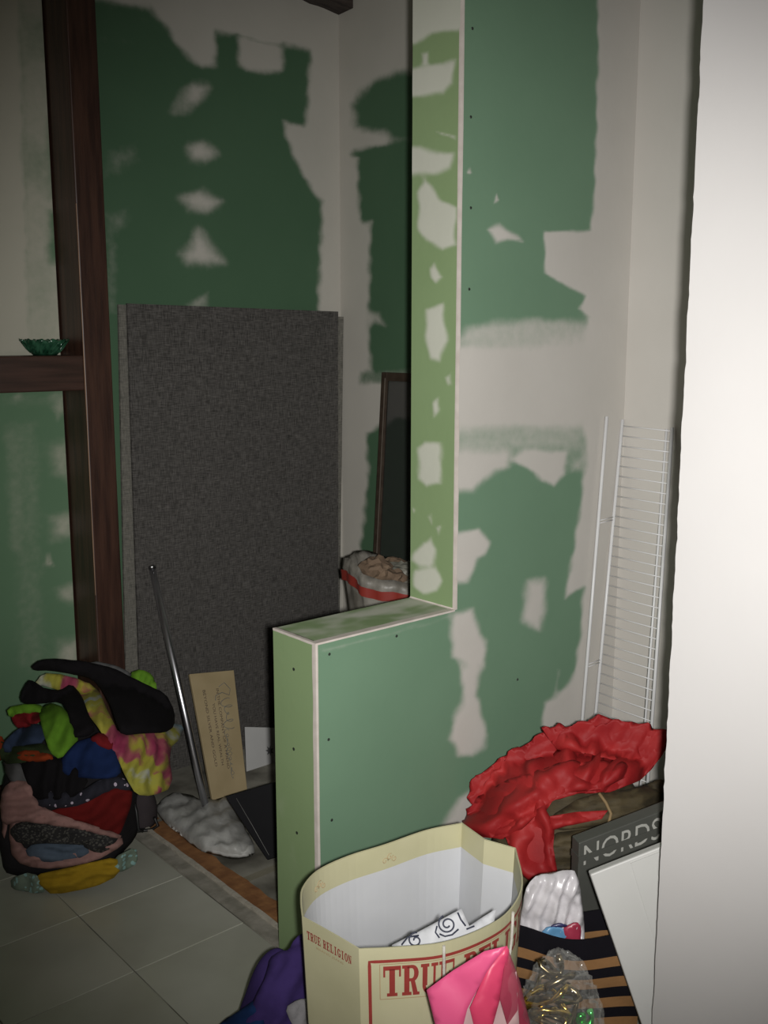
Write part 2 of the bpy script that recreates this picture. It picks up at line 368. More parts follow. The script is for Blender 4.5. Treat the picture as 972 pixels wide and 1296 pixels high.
tag(board('wall_back', 'v', VB, 1.40, WALL_R, 0, CEIL, 0.10, M['board_back'], back_patches, 1.0, 0.0085), 'green board wall of the shower recess with five dabs of compound', 'wall', kind='structure')
recess_patches = [
    ([(447, 132), (458, 116), (478, 100), (500, 92), (560, 88), (560, 178), (500, 178), (487, 168), (450, 162)], 0.0, 10),
    ([(443, 196), (450, 190), (480, 184), (560, 170), (560, 482), (464, 484), (467, 470), (470, 470), (466, 420), (469, 282), (460, 282), (455, 276), (452, 200)], 0.0, 6),
    ([(462, 398), (480, 396), (486, 412), (474, 408), (462, 412)], 0.8, 8),
    ([(460, 486), (560, 478), (560, 522), (480, 530), (462, 545)], 1.0, 8),
    ([(464, 548), (480, 540), (500, 530), (560, 528), (560, 800), (470, 800), (456, 690), (462, 645), (466, 600)], 0.0, 6),
    ([(455, 470), (560, 462), (560, 478), (455, 486)], 0.35, 5),
]
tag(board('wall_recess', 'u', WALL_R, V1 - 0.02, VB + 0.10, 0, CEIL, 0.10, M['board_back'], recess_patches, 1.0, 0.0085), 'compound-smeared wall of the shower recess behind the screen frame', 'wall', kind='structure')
tag(board('wall_right', 'u', WALL_F, 0.62, V0, 0, CEIL, 0.1, M['board'], [], 1.0, 0.03), 'pale compound-coated nook wall behind the wire shelf', 'wall', kind='structure')
# white wall beside the camera, torn paper edge at the opening
def white_wall():
    n = 240; vs = []; fs = []
    for i in range(n + 1):
        z = CEIL * i / n; e = 0.981 + 0.0022 * noise.noise(Vector((z * 16, 0, 0))) + 0.0018 * noise.noise(Vector((z * 55, 3, 0)))
        vs += [(1.539, -1.2, z), (1.539, e, z), (1.552, e - 0.001, z), (1.552, 0.968, z), (1.65, 0.968, z), (1.65, -1.2, z)]
    for i in range(n):
        for k in range(6):
            a = i * 6 + k; b = i * 6 + (k + 1) % 6; fs.append((a, b, b + 6, a + 6))
    fs.append((5, 4, 3, 2, 1, 0)); fs.append(tuple(n * 6 + k for k in range(6)))
    return pymesh('wall_near', vs, fs, M['white_wall'])
tag(white_wall(), 'bright white painted wall ending at the opening', 'wall', kind='structure')
tag(box('wall_nook', (1.65, 0.52, 0), (WALL_R + 0.1, 0.62, CEIL), M['white_wall']), 'plain side wall closing the storage nook', 'wall', kind='structure')

# ---- left wall: boards set back in a dark timber frame
left_up = [
    ([(-60, -40), (22, -40), (30, 200), (40, 440), (-60, 440)], 1, 8),
    ([(22, -40), (27, -40), (40, 440), (36, 440)], 0.5, 5), ([(30, 20), (62, 20), (62, 65), (32, 80)], 0.5, 12), ([(30, 180), (58, 190), (58, 235), (34, 225)], 0.48, 14), ([(38, 330), (66, 340), (66, 400), (42, 390)], 0.6, 16),
    ([(57, -40), (90, -40), (90, 140), (62, 130)], 0.40, 8), ([(62, 90), (90, 90), (90, 140), (62, 138)], 0.8, 8), ([(62, 150), (90, 150), (90, 255), (66, 250)], 0.22, 7), ([(63, 268), (92, 268), (92, 332), (63, 330)], 0.15, 6),
]
left_low = [
    ([(10, 545), (36, 542), (40, 585), (34, 640), (30, 690), (22, 688), (16, 600)], 0.72, 14), ([(22, 615), (40, 610), (40, 680), (28, 690), (20, 690)], 0.72, 12),
    ([(32, 690), (42, 690), (52, 840), (36, 840)], 0.5, 12), ([(66, 500), (86, 498), (84, 515), (73, 530)], 0.7, 9), ([(62, 562), (90, 556), (90, 610), (68, 600)], 0.6, 14),
    ([(62, 655), (95, 645), (96, 682), (66, 682)], 0.62, 12), ([(56, 716), (62, 700), (68, 716)], 0.9, 5), ([(70, 745), (100, 735), (100, 766), (76, 760)], 0.62, 10),
    ([(74, 812), (104, 805), (104, 850), (70, 845)], 0.68, 12), ([(20, 503), (25, 500), (27, 506), (22, 508)], 0.8, 4), ([(0, 500), (80, 498), (80, 512), (0, 515)], 0.36, 12), ([(8, 530), (50, 530), (62, 860), (16, 860)], 0.28, 18),
]
wl = tag(empty('wall_left', (1.0, VL, 0)), 'left wall of green and beige boards set in dark timber framing', 'wall', kind='structure')
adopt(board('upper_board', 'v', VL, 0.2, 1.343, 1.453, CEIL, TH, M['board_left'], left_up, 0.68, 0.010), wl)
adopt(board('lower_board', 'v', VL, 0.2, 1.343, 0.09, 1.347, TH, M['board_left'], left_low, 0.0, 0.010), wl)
adopt(box('stud_backing', (0.2, VL + TH, 0), (1.349, VL + 0.10, CEIL), M['wood']), wl)
adopt(box('sill_plate', (0.2, VL - 0.012, 0), (1.349, VL + TH, 0.085), M['beam'], bevel=0.003), wl)
post = tag(box('trim_1', (1.349, 2.950, 0), (1.441, VL + 0.1, CEIL), M['wood'], bevel=0.004), 'dark stained timber post beside the leaning grey boards', 'post', kind='structure')
beam = tag(box('trim_2', (0.2, 2.950, 1.347), (1.349, VL, 1.453), M['beam'], bevel=0.004), 'dark timber rail holding the green glass bowl', 'beam', kind='structure')
# split along the post, open joint
pymesh('crack', *tube_pts([(1.3495, 2.9492, z) for z in np.linspace(0.7, 1.9, 14)], [0.0009 + 0.0006 * abs(math.sin(i * 2.1)) for i in range(14)], 5), mat('pale_wood', (0.30, 0.18, 0.11, 1), rough=0.7), post)
def ledger():
    vs = []; fs = []; n = 30
    for i in range(n + 1):
        u = 1.442 + (WALL_R - 1.444) * i / n; t = i / n
        zb = 2.668 - 0.02 * max(0, (t - 0.8) / 0.2) + 0.006 * noise.noise(Vector((u * 30, 0, 0)))
        w = 0.055 + 0.03 * max(0, (t - 0.75) / 0.25) + 0.008 * noise.noise(Vector((u * 25, 4, 0)))
        vs += [(u, VB - 0.002, zb), (u, VB - w, zb + 0.004), (u, VB - w, CEIL - 0.001), (u, VB - 0.002, CEIL - 0.001)]
    for i in range(n):
        for k in range(4):
            a = i * 4 + k; b = i * 4 + (k + 1) % 4; fs.append((a, b, b + 4, a + 4))
    fs.append((3, 2, 1, 0)); fs.append(tuple(n * 4 + k for k in range(4)))
    return pymesh('trim_3', vs, fs, M['rough_wood'])
tag(ledger(), 'rough dark timber ledger under the ceiling above the recess', 'beam', kind='structure')
tag(box('ceiling', (-1.6, -1.2, CEIL), (2.51, 3.25, CEIL + 0.05), M['ceiling']), 'plain ceiling above the unfinished rooms', 'ceiling', kind='structure')

# ---- floor
floor = tag(box('floor', (-1.6, -1.2, -0.06), (2.51, 3.25, -0.003), M['mortar']), 'pale grey square ceramic floor tiles with thin joints', 'floor', kind='structure')
T = 0.312
bmt = bmesh.new(); box_bm(bmt, (-T / 2 + 0.0016, -T / 2 + 0.0016, -0.006), (T / 2 - 0.0016, T / 2 - 0.0016, 0.0), bevel=0.0012)
tme = bpy.data.meshes.new('tile'); bmt.to_mesh(tme); bmt.free(); tme.materials.append(M['tile'])
def tile(u, v, jit=1.0):
    o = bpy.data.objects.new('tile', tme); COL.objects.link(o); o.parent = floor
    o.location = (u, v, random.uniform(-0.0005, 0.0005) * jit); o.rotation_euler = (random.uniform(-1, 1) * 0.002, random.uniform(-1, 1) * 0.002, random.choice((0, 1, 2, 3)) * math.pi / 2)
for i in range(9):
    for j in range(14):
        u = 1.307 - T * (i + 0.5); v = 2.372 + T * (2.5 - j)
        tile(u, v)
for i in range(3):
    for j in range(3): tile(1.307 + T * (i + 0.5) + 0.03, 1.727 - T * (j + 0.5) - 0.004)
# strip of mortar, ridge, rusty plywood and concrete of the recess
def strip(name, f0, f1, z, m, n=60, lab=None, thick=0.02, parent=floor):
    vs = []; fs = []
    for i in range(n + 1):
        v = V1 - 0.15 + (VB - V1 + 0.15) * i / n
        a, b = f0(v), f1(v); zz = z + 0.002 * noise.noise(Vector((v * 20, z * 99, 0)))
        vs += [(a, v, zz), (b, v, zz), (b, v, zz - thick), (a, v, zz - thick)]
    for i in range(n):
        for k in range(4):
            a = i * 4 + k; b = i * 4 + (k + 1) % 4; fs.append((a, b, b + 4, a + 4))
    fs.append((3, 2, 1, 0)); fs.append(tuple(n * 4 + k for k in range(4)))
    return pymesh(name, vs, fs, m, parent)
wob = lambda v, a, f, s: a * noise.noise(Vector((v * f, s, 0))) + a * 0.5 * noise.noise(Vector((v * f * 3, s, 2)))
ridge = lambda v: 1.354 + wob(v, 0.004, 8, 1)
strip('mortar_strip', lambda v: 1.3105, ridge, 0.0, M['curb'])
strip('mortar_ridge', ridge, lambda v: 1.366 + wob(v, 0.004, 9, 4), 0.007, M['curb_ridge'])
strip('plywood_strip', lambda v: 1.362, lambda v: 1.428 + wob(v, 0.016, 7, 8), -0.002, M['orange'])
strip('recess_screed', lambda v: 1.418, lambda v: WALL_R, -0.004, M['concrete'])

# ================================================================== things
# ------------------------------------------------------------------ cloth / heap helpers
class Mound:
    """a rounded heap standing on the floor, axes along and across the line of sight at its place"""
    def __init__(s, D, lat, rD, rL, rz, e=2.4, z0=0.0):
        s.c = loc(D, lat, z0); s.r = np.array([rL, rD, rz]); s.e = e
    def q(s, p):
        d = np.asarray(p) - s.c; return np.array([d @ RH, d @ FH, d[2]]) / s.r
    def F(s, p): return float(np.sum(np.abs(s.q(p)) ** s.e))
    def normal(s, p):
        q = s.q(p); g = np.sign(q) * np.abs(q) ** (s.e - 1) / s.r
        n = RH * g[0] + FH * g[1] + np.array([0, 0, g[2]]); return n / (np.linalg.norm(n) + 1e-9)
    def hit(s, x, y):
        r = ray(x, y); d0 = s.c @ FH; t0, t1 = d0 - s.r[1] * 1.3, d0 + s.r[1] * 0.9
        ts = np.linspace(t0, t1, 90); P = EYE + ts[:, None] * r
        d = P - s.c; Q = np.stack([d @ RH, d @ FH, d[:, 2]], 1) / s.r
        Fv = np.sum(np.abs(Q) ** s.e, 1); ins = np.nonzero(Fv < 1)[0]
        if len(ins):
            k = ins[0]
            if k > 0:
                a, b = ts[k - 1], ts[k]
                for _ in range(14):
                    mmid = (a + b) / 2
                    if s.F(EYE + mmid * r) < 1: b = mmid
                    else: a = mmid
                t = b
            else: t = ts[0]
        else: t = ts[int(np.argmin(Fv))]
        p = EYE + t * r; p[2] = max(p[2], 0.004); return p
    def mesh(s, name, m, parent=None, n=40, amp=0.012, f=9.0, shrink=0.96):
        vs = []; fs = []; nr = n // 2
        for j in range(nr + 1):
            th = math.pi / 2 * j / nr
            for i in range(n):
                ph = 2 * math.pi * i / n
                d = np.array([math.cos(th) * math.cos(ph), math.cos(th) * math.sin(ph), math.sin(th)])
                k = (np.sum(np.abs(d) ** s.e)) ** (-1 / s.e); d = d * k * s.r * shrink
                p = s.c + RH * d[0] + FH * d[1] + np.array([0, 0, d[2]])
                nn = noise.noise(Vector(p * f)); p = p + (p - s.c) / (np.linalg.norm(p - s.c) + 1e-6) * amp * nn
                p[2] = max(p[2], s.c[2] + 0.001); vs.append(p)
        for j in range(nr):
            for i in range(n):
                i2 = (i + 1) % n; fs.append((j * n + i, j * n + i2, (j + 1) * n + i2, (j + 1) * n + i))
        fs.append(tuple(range(n - 1, -1, -1)))
        return pymesh(name, vs, fs, m, parent, True)
class Plane:
    def __init__(s, p, n): s.p = np.asarray(p, float); s.n = np.asarray(n, float) / np.linalg.norm(n)
    def hit(s, x, y): return on_plane(x, y, s.p, s.n)
    def normal(s, p): return s.n
def densify(poly, step):
    out = []
    for i in range(len(poly)):
        a = np.array(poly[i], float); b = np.array(poly[(i + 1) % len(poly)], float); n = max(1, int(np.linalg.norm(b - a) / step))
        for k in range(n): out.append(a + (b - a) * k / n)
    return out
def round_poly(poly, it=1):
    for _ in range(it):
        q = []
        for i in range(len(poly)):
            a = np.array(poly[i], float); b = np.array(poly[(i + 1) % len(poly)], float); q += [a * 0.78 + b * 0.22, a * 0.22 + b * 0.78]
        poly = q
    return poly
def drape(name, poly, surf, m, layer=0.0, puff=0.012, fold=0.006, fdir=(1, 0.3), wave=22.0, step=5.0, seed=0, crump=0.0, cscale=0.06, parent=None, smooth=True, rnd=1, toward=0.35, thick=0.006, edge=12.0):
    """a piece of cloth or paper lying over a heap: outline, folds, rounded edges and its own thickness"""
    pl = densify(round_poly(poly, rnd) if rnd else poly, step)
    pa = np.array(pl); x0, y0 = pa.min(0); x1, y1 = pa.max(0)
    gx, gy = np.meshgrid(np.arange(x0, x1, step), np.arange(y0, y1, step * 0.9)); gx[1::2] += step / 2
    gx = gx.ravel() + np.random.uniform(-.2, .2, gx.size) * step; gy = gy.ravel() + np.random.uniform(-.2, .2, gy.size) * step
    k = sdist(gx, gy, pa) > step * 0.55; gx, gy = gx[k], gy[k]
    pts = [Vector((a, b)) for a, b in pl] + [Vector((a, b)) for a, b in zip(gx, gy)]
    V, E, Fc, *_ = geometry.delaunay_2d_cdt(pts, [], [list(range(len(pl)))], 1, 1e-4)
    V = [(v.x, v.y) for v in V]; Va = np.array(V); sd = np.maximum(sdist(Va[:, 0], Va[:, 1], pa), 0)
    fd = np.array(fdir, float); fd /= np.linalg.norm(fd)
    fr = []; bk = []
    for (x, y), d in zip(V, sd):
        p = surf.hit(x, y); n = surf.normal(p); tc = EYE - p; tc /= np.linalg.norm(tc)
        n = n * (1 - toward) + tc * toward; n /= np.linalg.norm(n)
        prof = math.sqrt(max(0.0, 1 - (1 - min(d / edge, 1)) ** 2))
        wv = noise.noise(Vector((x * 0.02, y * 0.02, seed)))
        h = fold * math.sin((fd @ np.array([x, y])) / wave * 2 * math.pi + 5 * wv + seed) * (0.4 + 0.6 * prof)
        h += crump * (noise.noise(Vector((x * cscale, y * cscale, seed + 9))) + 0.5 * noise.noise(Vector((x * cscale * 2.3, y * cscale * 2.3, seed + 3))))
        f_ = p + n * (layer + puff * prof + h); b_ = p + n * (layer - thick)
        f_[2] = max(f_[2], 0.006); b_[2] = max(b_[2], 0.002)
        fr.append(f_); bk.append(b_)
    nv = len(fr); fs = []; cnt = {}
    for f in Fc:
        f = tuple(f); fs.append(f); fs.append(tuple(i + nv for i in reversed(f)))
        for i in range(len(f)):
            e = (f[i], f[(i + 1) % len(f)]); cnt[e] = cnt.get(e, 0) + 1
    for (a, b) in cnt:
        if (b, a) not in cnt: fs.append((b, a, a + nv, b + nv))
    me = bpy.data.meshes.new(name); me.from_pydata([tuple(p) for p in fr + bk], [], fs); me.validate()
    bm = bmesh.new(); bm.from_mesh(me); bmesh.ops.recalc_face_normals(bm, faces=bm.faces); bm.to_mesh(me); bm.free()
    return link(name, me, m, parent, smooth)
def cloth(name, r, g, b, rough=0.95, var=0.75, scale=14, **k):
    c = srgb(r, g, b); return mat(name, tuple(x * var for x in c[:3]) + (1,), c, rough, scale=scale, bump=0.15, bscale=160, spec=0.15, sheen=0.0, **k)

# ------------------------------------------------------------------ grey boards leaning in the recess
GP0, GPN = np.array([2.0, 2.978, 0.0]), np.array([0, -1.0, 0.004]) / math.hypot(1, 0.004)
UP = np.array([0, 0.004, 1.0]) / math.hypot(1, 0.004)
def lean_frame(p0, tilt=0.0):
    """x along the wall, y out of the board, z up the board"""
    c, s = math.cos(tilt), math.sin(tilt); ax = np.array([1.0, 0, 0]) * c + UP * s; up = UP * c - np.array([1.0, 0, 0]) * s
    return lambda p: p0 + ax * p[0] + GPN * p[1] + up * p[2]
grey = weave_mat('grey_woven_fabric', (0.042, 0.040, 0.037, 1), (0.125, 0.118, 0.110, 1))
grey2 = weave_mat('pale_grey_woven_fabric', (0.10, 0.098, 0.085, 1), (0.20, 0.19, 0.165, 1))
frame_edge = mat('board_edge', (0.10, 0.095, 0.08, 1), (0.15, 0.14, 0.12, 1), 0.8, scale=20)
def grey_board(label, off, xs, top, tilt, m, th=0.012, seed=0):
    pl = GP0 + GPN * off
    a = on_plane(*xs[0], pl, GPN); b = on_plane(*xs[1], pl, GPN); t = on_plane(*top, pl, GPN)
    L = math.hypot(t[1] - pl[1], t[2]); base = np.array([a[0] + L * math.sin(tilt), pl[1], 0.0]); wd = b[0] - a[0]
    o = tag(empty('fabric_board', (base[0], base[1] + 0.0, 0)), label, 'board', 'grey fabric boards leaning in the recess')
    fr = lean_frame(np.zeros(3), tilt); z0 = 0.012 + max(0, wd * math.sin(-tilt)) + max(0, wd * math.sin(tilt))
    box('core', (0.004, -th, z0 + 0.004), (wd - 0.004, -0.002, L - 0.004), frame_edge, o, 0.001, fr)
    # fabric face: fine grid with slight buckles, folded over the edges
    nx, nz = 50, 80; vs = []; fs = []
    for j in range(nz + 1):
        for i in range(nx + 1):
            x = wd * i / nx; z = z0 + (L - z0) * j / nz; w = 0.0015 * noise.noise(Vector((x * 4, z * 4, seed)))
            vs.append(fr(np.array([x, w, z])))
    for j in range(nz):
        for i in range(nx): q = j * (nx + 1) + i; fs.append((q, q + 1, q + nx + 2, q + nx + 1))
    n0 = len(vs)
    for (x, z) in ((0, z0), (wd, z0), (wd, L), (0, L)): vs.append(fr(np.array([x, -th * 0.8, z])))
    c = [0, nx, (nx + 1) * (nz + 1) - 1, (nx + 1) * nz]
    def edge_idx(k):
        return [list(range(0, nx + 1)), [nx + j * (nx + 1) for j in range(nz + 1)], list(range((nx + 1) * (nz + 1) - 1, (nx + 1) * nz - 1, -1)), [(nx + 1) * j for j in range(nz, -1, -1)]][k]
    for k in range(4): fs.append(tuple(edge_idx(k)[::-1] + [n0 + k, n0 + (k + 1) % 4]))
    pymesh('fabric_cover', vs, fs, m, o)
    return o
grey_board('front dark grey woven fabric board leaning in the recess, its top showing fully', 0.0, ((161, 384), (428, 398)), (161, 384), -0.012, grey, seed=1)
grey_board('rear grey woven fabric board leaning behind another, pale edge showing beside the post', -0.016, ((150, 384), (435, 408)), (150, 385), -0.028, grey2, seed=5)

# ------------------------------------------------------------------ chrome pole
pb = on_z(262, 1028, 0.022); pt = on_plane(192, 716, GP0 + GPN * 0.016, GPN)
ax = pt - pb; ax /= np.linalg.norm(ax)
chrome = mat('chrome', (0.62, 0.62, 0.66, 1), (0.80, 0.80, 0.84, 1), 0.33, metal=1.0, scale=3)
o = tag(empty('chrome_pole', pb), 'shiny chrome closet pole leaning against the grey fabric board', 'pole')
Lp = np.linalg.norm(pt - pb)
tube('tube', [local(o, pb + ax * t) for t in (0.003, Lp * 0.5, Lp - 0.002)], 0.0115, chrome, o, 24)
tube('end_cap', [local(o, pb + ax * t) for t in (0.0, 0.004, 0.02)], [0.0115, 0.0128, 0.0128], mat('cap_metal', (0.35, 0.35, 0.35, 1), rough=0.3, metal=1.0), o, 24)
tube('end_cap', [local(o, pb + ax * t) for t in (Lp - 0.012, Lp - 0.002, Lp)], [0.0124, 0.0124, 0.011], bpy.data.materials['cap_metal'], o, 24)

# ------------------------------------------------------------------ flat things leaning on the board in the recess
def slab(name, label, cat, corners, th, m, bevel=0.0015, group=None):
    """a flat board through four room points (TL, TR, BR, BL); local x right, y up, z out of its face"""
    TL, TR, BR, BL = [np.asarray(c, float) for c in corners]
    o = tag(empty(name, BL * 1.0), label, cat, group)
    n = np.cross(TR - TL, BL - TL); n /= np.linalg.norm(n)
    if n @ (EYE - TL) < 0: n = -n
    def fr(p):
        s, t, w = p
        return (BL * (1 - s) * (1 - t) + BR * s * (1 - t) + TL * (1 - s) * t + TR * s * t) + n * w - BL
    box('panel', (0, 0, -th), (1, 1, 0), m, o, 0, fr)
    if bevel:
        md = o.children[0].modifiers.new('bevel', 'BEVEL'); md.width = bevel; md.segments = 2
    return o, fr, n
def printed(name, vf, fr, o, m, org, sx, sy, rot=0.0, w=0.0006):
    vs, fs = vf; c, s = math.cos(rot), math.sin(rot); out = []
    for v in vs:
        x = v[0] * sx; y = v[1] * sy; out.append(fr((org[0] + (x * c - y * s), org[1] + (x * s + y * c), w)))
    return pymesh(name, out, fs, m, o)
ink = mat('brown_ink', (0.06, 0.04, 0.03, 1), rough=0.8); inkb = mat('faded_blue_ink', (0.10, 0.12, 0.13, 1), rough=0.8)
cardpl = GP0 + GPN * 0.035
def leanp(x, y, off): return on_plane(x, y, GP0 + GPN * off, GPN)
CP0 = on_z(269, 1013, 0.02); CN = np.array([0, -1.0, 0.62]); CN /= np.linalg.norm(CN)
cardc = [on_plane(x, y, CP0, CN) for (x, y) in ((240, 853), (296, 848), (313, 999), (269, 1013))]
card, fr, _n = slab('plaque', 'tan wooden plaque with a printed friendship saying and script, leaning beside the pole', 'plaque', cardc, 0.012,
                    mat('tan_plaque', (0.30, 0.235, 0.125, 1), (0.36, 0.285, 0.16, 1), 0.65, scale=8, stretch=(1, 1, 1)))
# the lines run down the length of the plaque
for txt, sx_, y0, hh in (('IN THE COMPANY OF A FRIEND', 0.55, 0.86, 0.10), ('YOU HAVE REAL WEALTH', 0.41, 0.74, 0.10), ('BEYOND SILVER AND GOLD', 0.24, 0.86, 0.10)):
    v, f = text_mesh(txt); wd = max(p[0] for p in v); ln = {0: 0.66, 1: 0.5, 2: 0.62}[[0.55, 0.41, 0.24].index(sx_)]
    out = [fr((sx_ - 0.02 + p[1] * hh * 0.9 , y0 - p[0] / wd * ln, 0.0007)) for p in v]
    # letters stand with their feet to the left edge
    pymesh('printed_line', out, f, ink, card)
def script(fr, o, pts, r, m, name='script_stroke'):
    P = [fr((a, b, 0.0008)) for a, b in pts]; return tube(name, P, r, m, o, 4)
def loops(x0, x1, y0, y1, n, seed):
    out = []
    for i in range(n * 10 + 1):
        t = i / (n * 10); ph = t * n * 2 * math.pi; a = 0.5 + 0.35 * math.sin(t * 9 + seed)
        out.append((x0 + (x1 - x0) * (0.5 + 0.5 * math.cos(ph) * a), y0 + (y1 - y0) * t + 0.022 * math.sin(ph)))
    return out
script(fr, card, [(0.60, 0.87), (0.74, 0.90), (0.86, 0.84), (0.82, 0.79), (0.66, 0.82), (0.50, 0.80), (0.48, 0.76)], 0.0011, inkb)
script(fr, card, loops(0.56, 0.90, 0.76, 0.52, 4, 0), 0.0009, inkb); script(fr, card, loops(0.55, 0.72, 0.50, 0.24, 7, 2), 0.0007, inkb); script(fr, card, loops(0.58, 0.70, 0.22, 0.13, 3, 2), 0.0006, inkb)

WP0 = np.array([1.8, 2.85, 0.0])
wc = [on_plane(x, y, WP0, CN) for (x, y) in ((310, 920), (352, 921), (354, 1000), (313, 998))]
wcard, fr2, _n = slab('white_card', 'glossy white card with a small red star print, half hidden by the half wall', 'card', wc, 0.004, mat('glossy_card', (0.42, 0.42, 0.41, 1), rough=0.25, scale=4), 0.0006)
redp = mat('red_print', (0.30, 0.05, 0.03, 1), rough=0.5)
for k, (cx, cy, rr, mm) in enumerate(((0.42, 0.22, 0.16, redp), (0.62, 0.24, 0.13, mat('grey_print', (0.08, 0.08, 0.08, 1), rough=0.5)), (0.72, 0.62, 0.15, bpy.data.materials['grey_print']))):
    n = 14; pts = [(cx + rr * (1.0 if i % 2 else 0.45) * math.cos(2 * math.pi * i / n) * 0.9, cy + rr * 0.62 * (1.0 if i % 2 else 0.45) * math.sin(2 * math.pi * i / n)) for i in range(n)]
    pymesh('print_mark', [fr2((a, b, 0.0006)) for a, b in pts], [tuple(range(n))], mm, wcard)

black = mat('black_gloss', (0.006, 0.006, 0.007, 1), (0.010, 0.010, 0.011, 1), 0.7, scale=5, spec=0.1)
BN = np.array([-0.55, -0.62, 0.56]); BN /= np.linalg.norm(BN)
bq = on_z(338, 1088, 0.006)
bc = [on_plane(x, y, bq, BN) for (x, y) in ((285, 1008), (350, 989), (412, 1066), (338, 1088))]
bb, fr3, _n = slab('black_board', 'flat glossy black picture board tipped against the half wall in the recess', 'board', bc, 0.016, black, 0.002)
tube('edge_line', [fr3((0.16, 0.93, 0.0004)), fr3((0.12, 0.5, 0.0004)), fr3((0.07, 0.05, 0.0004))], 0.0008, mat('grey_line', (0.16, 0.16, 0.15, 1), rough=0.4), bb, 5)

# white crumpled sheet on the recess floor
WM = Plane((0, 0, 0.02), (0, 0, 1))
class Low:
    """a low heap: height over the floor given by distance to the outline"""
    def __init__(s, poly, h): s.poly = np.array(poly, float); s.h = h
    def hit(s, x, y):
        d = float(sdist(np.array([x], float), np.array([y], float), s.poly)[0]); return on_z(x, y, 0.008 + s.h * math.sqrt(max(0, min(1, d / 26.0))))
    def normal(s, p): return np.array([0, 0, 1.0])
wpoly = [(197, 1022), (205, 1010), (222, 1004), (240, 1006), (256, 1013), (275, 1010), (292, 1006), (300, 1030), (312, 1050), (324, 1076), (316, 1083), (296, 1086), (280, 1082), (258, 1077), (240, 1066), (228, 1054), (214, 1044), (203, 1034)]
tag(drape('crumpled_sheet', wpoly, Low(wpoly, 0.035), mat('white_plastic_sheet', (0.27, 0.27, 0.25, 1), (0.42, 0.42, 0.40, 1), 0.5, scale=14, bump=0.5, bscale=40), fold=0.004, fdir=(0.4, 1), wave=16, step=4, crump=0.012, cscale=0.07, seed=3, puff=0.01, toward=0.1),
    'crumpled white plastic sheet on the recess floor under the chrome pole', 'plastic sheet')

# ------------------------------------------------------------------ framed screen against the recess wall
bronze = mat('bronze_frame', (0.045, 0.030, 0.020, 1), (0.07, 0.05, 0.035, 1), 0.5, metal=0.3, scale=30)
scr = empty('window_screen', (WALL_R - 0.07, 2.45, 0.0)); tag(scr, 'narrow bronze-framed window screen leaning on the recess wall behind the sack', 'window screen')
stl = on_u(485, 471, WALL_R - 0.012); zt = stl[2]; vl = stl[1]
ubot = WALL_R - 0.10
def sfr(p):  # p: a along wall (toward -y), b up, c out of face
    k = p[1] / zt; return np.array([ubot + (WALL_R - 0.012 - ubot) * k - p[2], vl - p[0], p[1]]) - np.array(scr.location)
SW = 0.42; fw_ = 0.030
box('frame_rail', (0, 0.004, -0.004), (fw_, zt, 0.008), bronze, scr, 0.0015, sfr); box('frame_rail', (SW - fw_, 0.004, -0.004), (SW, zt, 0.008), bronze, scr, 0.0015, sfr)
box('frame_rail', (fw_, zt - fw_, -0.004), (SW - fw_, zt, 0.008), bronze, scr, 0.0015, sfr); box('frame_rail', (fw_, 0.004, -0.004), (SW - fw_, 0.004 + fw_, 0.008), bronze, scr, 0.0015, sfr)
meshm = mat('insect_mesh', (0.03, 0.032, 0.03, 1), rough=0.6, alpha=0.42, scale=40)
box('mesh_pane', (fw_, 0.03, -0.001), (SW - fw_, zt - fw_, 0.001), meshm, scr, 0, sfr)
for b0 in (0.010,):
    box('spline_groove', (fw_ - 0.010, 0.03, 0.008), (fw_ - 0.006, zt - 0.02, 0.0095), mat('groove', (0.12, 0.10, 0.08, 1), rough=0.6), scr, 0, sfr)

# ------------------------------------------------------------------ sack with red drawstring in the recess
sk = empty('rubbish_sack', loc(3.16, 0.055)); tag(sk, 'open plastic rubbish sack with a red drawstring standing behind the half wall', 'sack')
sackm = mat('thin_plastic', (0.13, 0.12, 0.10, 1), (0.25, 0.235, 0.205, 1), 0.45, scale=18, bump=0.6, bscale=35)
tilt = lambda w: -0.045 * (math.cos(w) * RH[0] + math.sin(w) * RH[1]) + 0.008 * math.sin(w * 5) + 0.05
def sack():
    vs = []; fs = []; n = 72; prof = [(0.0, 0.0), (0.15, 0.0), (0.178, 0.03), (0.19, 0.2), (0.185, 0.42), (0.165, 0.58), (0.172, 0.64), (0.182, 0.69), (0.178, 0.715), (0.165, 0.70), (0.150, 0.64), (0.10, 0.63), (0.0, 0.66)]
    for j, (r, z) in enumerate(prof):
        for i in range(n):
            w = 2 * math.pi * i / n; k = 1 + (0.07 * noise.noise(Vector((math.cos(w) * 3, math.sin(w) * 3, z * 6))) + 0.025 * math.sin(w * 17 + z * 12)) * (1 if j > 1 else 0)
            zz = z + tilt(w) * (z / 0.7) ** 2
            vs.append((r * k * math.cos(w), r * k * math.sin(w), max(0.0, zz) + 0.001))
    for j in range(len(prof) - 1):
        for i in range(n): i2 = (i + 1) % n; fs.append((j * n + i, j * n + i2, (j + 1) * n + i2, (j + 1) * n + i))
    return vs, fs
pymesh('bag_body', *sack(), sackm, sk, True)
def ring_at(r, z, n=72): return [(r * (1 + 0.07 * noise.noise(Vector((math.cos(w) * 3, math.sin(w) * 3, z * 6))) + 0.025 * math.sin(w * 17 + z * 12)) * math.cos(w), r * (1 + 0.07 * noise.noise(Vector((math.cos(w) * 3, math.sin(w) * 3, z * 6))) + 0.025 * math.sin(w * 17 + z * 12)) * math.sin(w), z + tilt(w) * (z / 0.7) ** 2) for w in [2 * math.pi * i / n for i in range(n)]]
ra, rb = ring_at(0.186, 0.660), ring_at(0.188, 0.686); vs = ra + rb; n = 72
